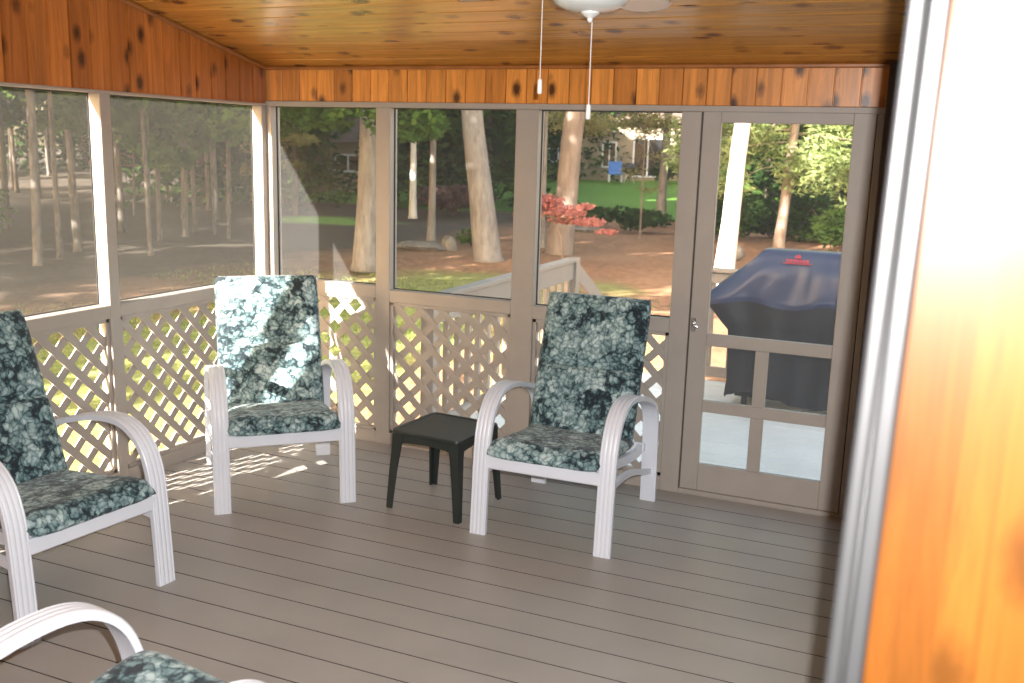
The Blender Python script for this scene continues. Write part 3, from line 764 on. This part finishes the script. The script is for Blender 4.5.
def trunk_mesh(mb, base, top, r0, r1, rng, n=14, seg=10, bend=.0):
    base = Vector(base); top = Vector(top); pts = []; rr = []
    for i in range(seg + 1):
        t = i / seg; p = base.lerp(top, t)
        p.x += bend * math.sin(t * PI) + r0 * .12 * rng.uniform(-1, 1) * (0 < i < seg); p.y += r0 * .12 * rng.uniform(-1, 1) * (0 < i < seg)
        pts.append(p); fl = 1 + .2 * math.exp(-t * 28)
        rr.append((r0 * (1 - t) + r1 * t) * fl)
    pts.insert(1, base.lerp(top, .012)); rr.insert(1, r0 * 1.16); rr[0] = r0 * 1.42
    mb.tube(pts, rr, n, True, .05, rng)

def big_tree(name, label, base, lean, H, r0, barkm, leafm, crown_z, crown_r, seed, group=None, low=(), ncards=900, lowcards=None, lowmat=None, bend=0):
    rng = random.Random(seed)
    t = thing(name, label, 'tree', (base[0], base[1], gz(*base[:2]) - .05), 0, group)
    b = MB(); top = Vector((lean[0] * H, lean[1] * H, H)); trunk_mesh(b, (0, 0, 0), top, r0, r0 * .35, rng, bend=bend); tk = b.build('trunk', barkm, t, 4)
    b = MB()
    for k in range(9):
        z = crown_z + (H - crown_z) * rng.uniform(.05, .95); a = rng.uniform(0, 2 * PI); c = top * (z / H)
        e = c + Vector((math.cos(a), math.sin(a), .25)) * crown_r * rng.uniform(.5, .9)
        b = MB(); b.tube([c, (c + e) / 2 + Vector((0, 0, .15)), e], [r0 * .22, r0 * .14, r0 * .05], 6); b.build('branch', barkm, tk, 4)
    b = MB()
    nb = 16
    for k in range(nb):
        z = crown_z + (H + 1 - crown_z) * (k + .5) / nb; rad = crown_r * (1 - .55 * (k / nb)); a = rng.uniform(0, 2 * PI); q = rng.uniform(.1, .75) * rad
        c = top * (z / H); cards(b, blob(rng, (c.x + math.cos(a) * q, c.y + math.sin(a) * q, z), (rad * .55, rad * .55, rad * .3), ncards // nb), .32, .6, rng)
    if b.f: b.build('foliage', leafm, t)
    if low:
        b = MB()
        for (x, y, z, rx, ry, rz_, n_) in low:
            cards(b, blob(rng, (x, y, z), (rx, ry, rz_), n_, .1), *(lowcards or (.07, .16)), rng)
            b2 = None
        b.build('low_foliage', lowmat or leafm, t)
        b = MB()
        for (x, y, z, rx, ry, rz_, n_) in low:
            zz = min(H * .8, max(1.2, z + .5)); c = top * (zz / H); b.tube([c, (c + Vector((x, y, z))) / 2 + Vector((0, 0, .12)), Vector((x, y, z))], [r0 * .16, r0 * .10, .012], 6)
        b.build('low_branch', barkm, tk, 4)
    return t

# the four big pale trunks and their neighbours
big_tree('oak_tree', 'thick pale grey straight trunk seen through the left back screen', (-6.4, 11.46), (.035, 0), 13, .215, M['bark_grey'], M['leaf_mid'], 5.5, 3.6, 11,
         low=[(-1.6, -.6, 3.1, 1.3, 1.0, .55, 900), (.2, -1.6, 3.15, 1.2, .9, .5, 800), (1.5, -1.2, 3.0, .8, .8, .5, 700), (-2.8, -.2, 3.0, .9, .9, .6, 500)], lowmat=M['leaf_mid'], lowcards=(.11, .2))
big_tree('oak_tree', 'thick pale grey trunk leaning left seen through the middle back screen', (-4.84, 13.9), (-.14, 0), 14, .27, M['bark_grey'], M['leaf_mid'], 6, 3.8, 12)
big_tree('oak_tree', 'thick tan trunk leaning right behind the red leaved branches', (-4.11, 16.15), (.098, 0), 13, .275, M['bark_tan'], M['leaf_mid'], 6, 3.6, 13)
big_tree('birch_tree', 'sunlit white trunk seen through the screen door left of the grill', (.28, 13.24), (.055, 0), 12, .175, M['bark_white'], M['leaf_light'], 6, 2.4, 14, ncards=500)
big_tree('pine_tree', 'slim tan trunk among bright foliage above the grill cover', (.23, 20.4), (.05, 0), 9, .14, M['bark_tan'], M['leaf_light'], 3.4, 2.6, 15, ncards=700,
         low=[(-1.9, -.6, 2.3, .9, .8, .8, 1300), (-.7, .2, 2.9, .9, .8, .8, 1300), (.7, -.5, 2.2, 1.0, .8, .75, 1500), (1.9, 0, 1.9, .9, .8, .9, 1400), (1.2, .4, 3.1, 1.0, .8, .8, 1300), (-1.1, -.9, 1.75, .6, .6, .45, 500), (2.9, .2, 2.5, .8, .8, 1.2, 1300), (-2.6, .6, 2.6, .7, .7, .9, 900)], lowcards=(.055, .2))
big_tree('birch_tree', 'slim white stem beside a dark trunk in the middle back screen', (-12.38, 24.15), (.0, 0), 9, .12, M['bark_white'], M['leaf_mid'], 5, 2.2, 16, ncards=400)
big_tree('young_tree', 'slender grey stem with green leaves at the left of the middle back screen', (-8.09, 17.4), (.01, 0), 8, .10, M['bark_grey'], M['leaf_mid'], 4.5, 1.8, 17, ncards=400,
         low=[(-.2, -.8, 3.1, .9, .8, .5, 1300), (.5, -1.5, 2.9, .7, .7, .4, 800), (-.9, -.2, 3.4, .9, .7, .5, 800)], lowcards=(.10, .17))
big_tree('young_tree', 'very slender grey stem crossing the red leaved branches', (-5.09, 17.62), (.0, 0), 7, .06, M['bark_grey'], M['leaf_mid'], 4.2, 1.5, 18, ncards=300)
big_tree('dark_tree', 'black trunk against the bright lawn left of the leaning grey trunk', (-17.64, 37.0), (0, 0), 14, .30, M['bark_dark'], M['leaf_dark'], 3.2, 4.0, 19, ncards=900,
         low=[(-1.5, 0, 3.2, 1.6, 1.2, .7, 800), (1.6, 0, 3.6, 1.6, 1.2, .8, 800)], lowcards=(.16, .35))
big_tree('dark_tree', 'second black trunk close to the left side of the leaning grey trunk', (-15.9, 37.6), (0, 0), 14, .25, M['bark_dark'], M['leaf_dark'], 3.2, 4.0, 20, ncards=900,
         low=[(1.8, 0, 3.0, 1.6, 1.2, .6, 700), (3.6, .3, 2.6, 1.2, 1.2, .7, 600)], lowcards=(.16, .35))
big_tree('sapling', 'spindly young tree with thin yellow green leaves in front of the far lawn', (-3.79, 21.8), (0, 0), 3.6, .03, M['bark_tan'], M['leaf_yellow'], 1.3, .7, 21, ncards=0, low=[(-.25, 0, 1.9, .5, .4, .2, 90), (.3, 0, 2.3, .5, .4, .2, 90), (0, 0, 2.9, .4, .4, .3, 110), (.2, 0, 1.4, .45, .4, .12, 60)], lowcards=(.05, .11))
big_tree('hardwood_tree', 'broad tree with yellow brown leafy branches hanging in front of the pale house', (-4.6, 27.0), (.02, 0), 11, .16, M['bark_grey'], M['leaf_yellow'], 5, 3, 22, ncards=600,
         low=[(-2.4, -.5, 3.25, 1.2, 1, .40, 1100), (-.4, -.8, 3.35, 1.1, 1, .40, 1000), (1.4, -.3, 3.1, 1.1, 1, .6, 1600), (2.3, -.5, 2.4, .7, .8, .6, 900), (-3.6, 0, 3.4, 1, .9, .5, 700)], lowcards=(.07, .16))

big_tree('hardwood_tree', 'small tree with yellow green leaves standing in for sun flecks, left of the straight grey trunk', (-15.6, 22.0), (.0, 0), 9, .09, M['bark_dark'], M['leaf_mid'], 4.5, 2.4, 23, ncards=500,
         low=[(-.9, -.4, 2.2, .9, .6, .25, 420), (.5, -.5, 2.5, .8, .6, .2, 360), (.1, -.3, 1.7, .5, .4, .16, 160), (-1.6, -.3, 1.5, .4, .3, .25, 160)], lowcards=(.10, .18), lowmat=M['leaf_yellow'])  # yellow low foliage added as sun flecks, the sunlight is in its colour
# red leaved maple
mp = thing('red_maple', 'small maple with pinkish red leaves in layered branches', 'tree', (-3.45, 14.3, gz(0, 14) - .02))
rng = random.Random(31)
b = MB(); b.tube([(.15, 0, 0), (.1, 0, .6), (-.1, 0, 1.1), (-.3, .1, 1.5)], [.03, .025, .02, .012], 8); tk = b.build('trunk', M['bark_tan'], mp, 4)
lay = [(-.5, 0, 1.15, .4, .35, .14, 300), (-.6, 0, 1.42, .3, .4, .16, 420), (-.25, -.1, 1.33, .42, .4, .17, 520), (.25, -.1, 1.16, .42, .4, .14, 480), (.75, -.15, .98, .36, .35, .10, 360), (1.15, -.2, .80, .24, .25, .06, 170), (.62, 0, 1.28, .18, .2, .07, 120), (-.7, -.1, 1.02, .3, .3, .1, 180), (.15, .1, .95, .4, .3, .08, 180)]
b = MB()
for (x, y, z, rx, ry, rz_, n_) in lay: b.tube([(-.1, 0, 1.0), ((x - .1) / 2, y / 2, z * .55 + .5), (x, y, z - .03)], [.016, .011, .004], 6)
b.build('branch', M['bark_tan'], tk, 4)
b = MB()
for (x, y, z, rx, ry, rz_, n_) in lay: cards(b, blob(rng, (x, y, z), (rx, ry, rz_), n_, .1), .06, .10, rng)
b.build('foliage', M['leaf_red'], mp)

def shrub(name, label, loc, r, n, mat, card, seed, group=None):
    rng = random.Random(seed); t = thing(name, label, 'bush', (loc[0], loc[1], gz(*loc)), 0, group)
    b = MB()
    for k in range(7):
        a = rng.uniform(0, 2 * PI); b.tube([(0, 0, -.03), (math.cos(a) * r[0] * .3, math.sin(a) * r[1] * .3, r[2]), (math.cos(a) * r[0] * .7, math.sin(a) * r[1] * .7, r[2] * 1.6)], [.02, .014, .005], 5)
    b.build('stem', M['bark_dark'], t)
    b = MB(); pts = []
    for k in range(9):
        a = rng.uniform(0, 2 * PI); q = rng.uniform(0, .6); pts += blob(rng, (math.cos(a) * r[0] * q, math.sin(a) * r[1] * q, r[2] * rng.uniform(.6, 1.25)), (r[0] * .55, r[1] * .55, r[2] * .6), n // 9, .3)
    pts = [p for p in pts if p[2] > .02]; cards(b, pts, card[0], card[1], rng); b.build('foliage', mat, t); return t
shrub('shrub', 'rounded dark purple bush at the foot of the dark trunks', (-11.6, 25.6), (1.5, 1.1, .62), 2600, M['leaf_purple'], (.10, .18), 41)
shrub('shrub', 'small green bush at the left foot of the leaning grey trunk', (-6.75, 17.0), (.36, .3, .22), 500, M['leaf_mid'], (.06, .12), 42)
dark_row = [(-8.6, 26.2), (-6.6, 25.2), (-4.6, 24.4), (-2.6, 24.2), (-.6, 24.6), (1.2, 24.2), (-9.6, 28.0)]
s0 = shrub('low_shrub', 'low grey green shrub in the row along the near edge of the far lawn', dark_row[0], (1.25, .7, .42), 1500, M['leaf_dark'], (.10, .2), 43, 'low shrubs along the lawn edge')
for i, (x, y) in enumerate(dark_row[1:]): dup(s0, (x, y, gz(x, y)), i * 1.1)
# undergrowth behind the bright pine above the grill
u0 = shrub('undergrowth_bush', 'dark leafy bush in the shade behind the covered grill', (-1.6, 22.6), (1.3, .9, .8), 1500, M['leaf_dark'], (.10, .2), 44, 'dark bushes behind the grill')
for i, (x, y, s_) in enumerate(((.3, 23.4, 1.1), (2.0, 22.8, 1.0), (3.6, 22.2, 1.1), (5.2, 21.5, 1.0), (-3.0, 27.4, 1.2))): dup(u0, (x, y, gz(x, y)), i * 1.3, scale=s_)
g0 = shrub('green_bush', 'bright green leafy bush right of the slim tan trunk above the grill', (1.75, 19.0), (.9, .7, .75), 1500, M['leaf_mid'], (.07, .16), 45)

# stones
def stone(label, loc, r, seed, mat):
    rng = random.Random(seed); b = MB(); n, m = 12, 7; prof = []
    vs = []; 
    for i in range(m + 1):
        th = PI * i / m
        for k in range(n):
            a = 2 * PI * k / n; j = 1 + .16 * math.sin(2.3 * a + seed) + .12 * math.sin(3.7 * th + 2 * a) + rng.uniform(-.05, .05)
            vs.append((r[0] * math.sin(th) * math.cos(a) * j, r[1] * math.sin(th) * math.sin(a) * j, r[2] * (math.cos(th) * (1 + .1 * math.sin(a * 2 + seed))) + r[2] * .5))
    b.add(vs, [(i * n + k, i * n + (k + 1) % n, (i + 1) * n + (k + 1) % n, (i + 1) * n + k) for i in range(m) for k in range(n)])
    o = tag(b.build('boulder', mat, None, .7), label, 'rock'); o.location = (loc[0], loc[1], gz(*loc)); return o
stone('long low grey boulder lying in the leaf litter left of the leaning trunk', (-7.25, 15.3), (.6, .35, .12), 1, M['stone'])
stone('small pale upright rock at the right end of the long grey boulder', (-6.6, 15.45), (.2, .15, .22), 2, M['stone'])
stone('pale stone at the right foot of the leaning grey trunk', (-4.05, 13.9), (.16, .13, .10), 3, M['stone'])
stone('flat grey stone on the straw ground below the far lawn', (-5.6, 22.6), (.7, .4, .14), 4, M['stone'])
stone('small round white stone above the left end of the grill cover', (-.45, 18.6), (.17, .15, .17), 5, M['stone'])

# conifers and woodland behind
def conifer_mesh(seed, H, R, n, leafm, barkm, z0):
    rng = random.Random(seed); b = MB(); pts = []
    for k in range(n):
        t = rng.random() ** .8; z = z0 + (H - z0) * t; rad = R * (1 - t) ** .8 + .1; a = rng.uniform(0, 2 * PI); w = int(rng.uniform(0, 11)); a = w / 11 * 2 * PI + z * 1.9 + rng.gauss(0, .16)
        q = rad * rng.uniform(.15, 1) ** .6; pts.append((math.cos(a) * q, math.sin(a) * q, z - q * .22))
    cards(b, pts, .16, .45, rng, .25); return b
cf = thing('conifer', 'dense dark evergreen at the back of the yard', 'tree', (-18.6, 25.5, gz(0, 25.5) - .05), 0, 'dark evergreens at the back of the yard')
b = MB(); b.tube([(0, 0, 0), (0, 0, 6), (0, 0, 9.5)], [.16, .1, .02], 8); b.build('trunk', M['bark_dark'], cf, 4)
conifer_mesh(51, 10, 2.5, 5200, M['leaf_dark'], None, .5).build('foliage', M['leaf_dark'], cf)
rng = random.Random(77)
spots = [(-18.9, 44.0), (-17.4, 43.0), (-20.4, 41.5), (-15.1, 29.5), (-12.6, 30.5), (-21.5, 24.5), (-23.5, 30), (-22.2, 36), (-19.0, 37.5), (-24.8, 46), (-21.5, 47.5), (-13.6, 47.0), (-17.6, 49), (-10.8, 54), (-27.5, 43), (-8.0, 53.0),
         (-5.0, 52), (-3.2, 40), (-1.0, 36), (.8, 32), (2.6, 30), (4.2, 29), (6.4, 28), (-1.4, 48), (2.0, 46), (5.0, 42), (-30, 48), (-42, 36), (-45, 31), (-47, 25), (-48, 20), (-47, 14), (-46, 8), (-40, 46), (-44, 41), (-48, 36), (-30, 56), (-22, 58), (-14, 60)]
for i, (x, y) in enumerate(spots): dup(cf, (x, y, gz(x, y) - .05), rng.uniform(0, 6.28), scale=rng.uniform(.85, 1.3))

wt = thing('woodland_tree', 'thin straight trunk in the shady woods beyond the left wall', 'tree', (-13.0, 13.86, GZ - .05), 0, 'thin trunks in the woods beyond the left wall')
rg = random.Random(61)
b = MB(); trunk_mesh(b, (0, 0, 0), (.25, .1, 12), .07, .035, rg, 9); b.build('trunk', M['bark_wood'], wt, 4)
b = MB()
for k in range(12): cards(b, blob(rg, (rg.uniform(-1.4, 1.4), rg.uniform(-1.4, 1.4), 4.2 + k * .75), (1.3, 1.3, .6), 210, .2), .30, .55, rg)
b.build('foliage', M['leaf_mid'], wt)
wspots = [(-12.64, 12.61, 1), (-13.92, 15.26, 1), (-11.92, 14.16, .8), (-13.0, 14.94, .7), (-12.35, 11.98, .6), (-12.9, 10.46, 1.9), (-12.47, 9.59, 1)]
rng = random.Random(5)
while len(wspots) < 62:
    y = rng.uniform(6, 40); s_ = rng.uniform(-1.35, -.70); x = 3.85 + s_ * (y + 5.08)
    if x > -11 or (s_ > -.76 and y < 26): continue
    if any((x - a) ** 2 + (y - c) ** 2 < 1.7 for a, c, _ in wspots): continue
    wspots.append((x, y, rng.uniform(.7, 2.0)))
for x, y, s_ in wspots: dup(wt, (x, y, gz(x, y) - .05), rng.uniform(0, 6.28), scale=min(1.15, s_ * .8))
# bigger trees left of the porch that shade the yard
for i, (x, y) in enumerate(((-10.5, 3.0), (-12.5, -3.0), (-15.0, 2.0), (-17, 7), (-14.5, -8.5), (-19.5, -3), (-21, 4.0), (-9.0, -8.0), (-22, -9), (-26, 1), (-26, 8), (-7.2, 1.6), (-6.6, -3.6), (-18, -13), (-24, -4), (-29, -3), (-31, 5), (-28, -12), (-35, 0), (-36, 8), (-33, -8), (-22, 8.0), (-11.5, -14), (-40, 4), (-17.2, 3.0))):
    if i > 3: dup(o, (x, y, gz(x, y) - .05), i * 1.3); continue
    o = big_tree('shade_tree', 'tall leafy tree left of the porch shading the yard', (x, y), (rng.uniform(-.03, .03), 0), 13, .2, M['bark_dark'], M['leaf_mid'], 4.6, 3.9, 90 + i, 'tall trees left of the porch', ncards=1300)
for i, (x, y) in enumerate(((-14.0, 8.2), (-15.8, 9.8), (-17.5, 7.0), (-19, 11))):
    shrub('woodland_bush', 'leafy understorey bush in the dark woods at the left', (x, y), (1.3, 1.2, .9), 1100, M['leaf_mid'] if i % 2 else M['leaf_dark'], (.10, .2), 110 + i, 'bushes in the woods at the left')

# grass by the porch
rng = random.Random(8); b = MB()
for _ in range(26000):
    x = rng.uniform(-9, .9); y = rng.uniform(-3, 11)
    if x > -.15 and y < .15: continue
    if y > 9 + rng.uniform(-1, 2) - x * .12: continue
    if rng.random() < max(0, (abs(x + 2.5) - 3) / 6): continue
    h = rng.uniform(.03, .06); a = rng.uniform(0, 2 * PI); w = .010; o = len(b.v); dx, dy = math.cos(a) * w, math.sin(a) * w; lx, ly = rng.gauss(0, .03), rng.gauss(0, .03); z = gz(x, y) - .02
    b.v += [(x - dx, y - dy, z), (x + dx, y + dy, z), (x + lx, y + ly, z + h)]; b.f.append((o, o + 1, o + 2)); b.mi.append(0)
tag(b.build('lawn_grass', M['grass']), 'short grass growing beside the porch', 'grass', None, 'stuff')

# neighbouring houses
def house(label, loc, rz, wx, dy, h, wall, openings, roof_h=2.6, over=.5):
    t = thing('house', label, 'house', (loc[0], loc[1], gz(*loc) - .1), rz)
    MB().box(-wx / 2, wx / 2, 0, dy, 0, h).build('wall', wall, t)
    b = MB(); vs = [(sx * (wx / 2 + over), y, z) for sx in (-1, 1) for y, z in ((-over, h - .1), (dy / 2, h + roof_h), (dy + over, h - .1))]
    b.add(vs, [(0, 1, 2), (5, 4, 3), (0, 3, 4, 1), (1, 4, 5, 2), (2, 5, 3, 0)]); b.build('roof', M['roof'], t)
    for nm, x0, x1, z0, z1 in openings:
        b = MB(); f = .09
        b.box(x0, x0 + f, -.06, 0, z0, z1); b.box(x1 - f, x1, -.06, 0, z0, z1); b.box(x0 + f, x1 - f, -.06, 0, z1 - f, z1); b.box(x0 + f, x1 - f, -.06, 0, z0, z0 + f)
        b.box((x0 + x1) / 2 - .04, (x0 + x1) / 2 + .04, -.06, 0, z0 + f, z1 - f)
        w_ = b.build(nm, M['white'], t); MB().box(x0 + f, x1 - f, -.03, -.005, z0 + f, z1 - f).build('pane', M['pane'], w_)
    return t
house('cream house with dark sliding door across the far lawn', (-11.6, 46.5), math.radians(14), 10.5, 8, 3.2, M['cream'], [('sliding_door', .15, 1.75, .25, 2.35), ('window', -1.5, -.7, .7, 2.1), ('window', -4.4, -3.3, .9, 2.1), ('window', 3.2, 4.4, .9, 2.1)])
house('red brown house far off behind the woods at the left', (-37, 43), math.radians(40), 14, 8, 2.8, M['brick'], [('window', -4, -2.6, 1, 2.1), ('window', -.5, .9, 1, 2.1), ('window', 3, 4.4, 1, 2.1)], 2.2)
house('small tan shed among the evergreens left of the grey trunk', (-20.3, 32.5), math.radians(30), 3.4, 3, 2.4, M['cream'], [('window', -.6, .6, 1.0, 1.8)], 1.0, .25)
# patio things in front of the cream house
pc = thing('patio_armchair', 'blue patio armchair in front of the cream house', 'chair', (-11.7, 44.4, gz(0, 44.4)), .4)
MB().box(-.35, .35, -.3, .3, .38, .50, .03).build('seat', M['blue'], pc); MB().box(-.35, .35, .24, .34, .45, 1.05, .03).build('backrest', M['blue'], pc)
for sx in (-.32, .32):
    for sy in (-.27, .27): MB().box(sx - .03, sx + .03, sy - .03, sy + .03, 0, .4).build('leg', M['white'], pc)
pg = thing('kettle_grill', 'dark round kettle grill beside the blue patio armchair', 'grill', (-10.85, 44.0, gz(0, 44.0)), 0)
MB().lathe([(.02, 1.05), (.2, 1.0), (.33, .86), (.36, .74), (.33, .62), (.2, .5), (.02, .47)][::-1], n=18).build('bowl', M['black_vinyl'], pg, 4)
for k in range(3): MB().tube([(.12 * math.cos(2.1 * k), .12 * math.sin(2.1 * k), .52), (.3 * math.cos(2.1 * k), .3 * math.sin(2.1 * k), 0)], .015, 6).build('leg', M['chrome'], pg)
h0 = shrub('foundation_shrub', 'dark shrub against the cream house', (-9.3, 45.2), (.9, .7, .6), 700, M['leaf_dark'], (.12, .22), 46, 'shrubs against the cream house')
for i, (x, y) in enumerate(((-8.0, 45.3), (-14.5, 43.6), (-6.6, 45.6))): dup(h0, (x, y, gz(x, y)), i * 1.2)

# ---------------------------------------------------------------- light
sun = bpy.data.lights.new('sun', 'SUN'); so = bpy.data.objects.new('sun', sun); COL.objects.link(so)
sd = Vector((.322, 1.0, -.495)).normalized(); so.rotation_euler = sd.to_track_quat('-Z', 'Y').to_euler(); so.location = (-6, -16, 12)
sun.energy = 7.5; sun.angle = math.radians(.53); sun.color = (1.0, .93, .83)
w = bpy.data.worlds.new('sky'); scene.world = w; w.use_nodes = True; nt = w.node_tree
bg = nt.nodes['Background']; sky = nt.nodes.new('ShaderNodeTexSky'); sky.sky_type = 'NISHITA'; sky.sun_disc = False
sky.sun_elevation = math.radians(25.2); sky.sun_rotation = math.atan2(-sd.x, -sd.y); sky.air_density = 1.2; sky.dust_density = 2.5
mx = nt.nodes.new('ShaderNodeMix'); mx.data_type = 'RGBA'; mx.blend_type = 'MULTIPLY'; mx.inputs[0].default_value = 1; mx.inputs[7].default_value = (1.16, .98, .76, 1)
nt.links.new(sky.outputs[0], mx.inputs[6]); nt.links.new(mx.outputs[2], bg.inputs['Color']); bg.inputs['Strength'].default_value = .2

# camera
f_px, pitch, roll, yaw = 981.2733, .1964, .0290, .4032
cpos = Vector((3.8543, -5.0806, 1.8363))
fw = Vector((-math.sin(yaw) * math.cos(pitch), math.cos(yaw) * math.cos(pitch), -math.sin(pitch)))
r0 = Vector((math.cos(yaw), math.sin(yaw), 0)); u0 = r0.cross(fw)
r = math.cos(roll) * r0 + math.sin(roll) * u0; u = -math.sin(roll) * r0 + math.cos(roll) * u0
cd = bpy.data.cameras.new('camera'); co = bpy.data.objects.new('camera', cd); COL.objects.link(co)
co.matrix_world = Matrix(((r.x, u.x, -fw.x, cpos.x), (r.y, u.y, -fw.y, cpos.y), (r.z, u.z, -fw.z, cpos.z), (0, 0, 0, 1)))
cd.sensor_width = 36; cd.lens = f_px * 36 / 1024; cd.clip_start = .02; cd.clip_end = 300
cd.dof.use_dof = True; cd.dof.focus_distance = 4.7; cd.dof.aperture_fstop = 4.0
scene.camera = co
# the camera's own flash, just right of and above the lens
fl = bpy.data.lights.new('camera_flash', 'AREA'); fo = bpy.data.objects.new('camera_flash', fl); COL.objects.link(fo)
fl.shape = 'RECTANGLE'; fl.size = .012; fl.size_y = .012; fl.energy = 30; fl.color = (1, .97, .94)
fm = co.matrix_world.copy(); fm.translation = cpos + r * .038 + u * .06 + fw * .02; fo.matrix_world = fm

scene.view_settings.view_transform = 'Standard'; scene.view_settings.look = 'None'
scene.view_settings.exposure = 2.5; scene.view_settings.gamma = 1.0; scene.view_settings.use_curve_mapping = False
scene.cycles.max_bounces = 10; scene.cycles.transparent_max_bounces = 16; scene.cycles.diffuse_bounces = 5
scene.cycles.sample_clamp_indirect = 8
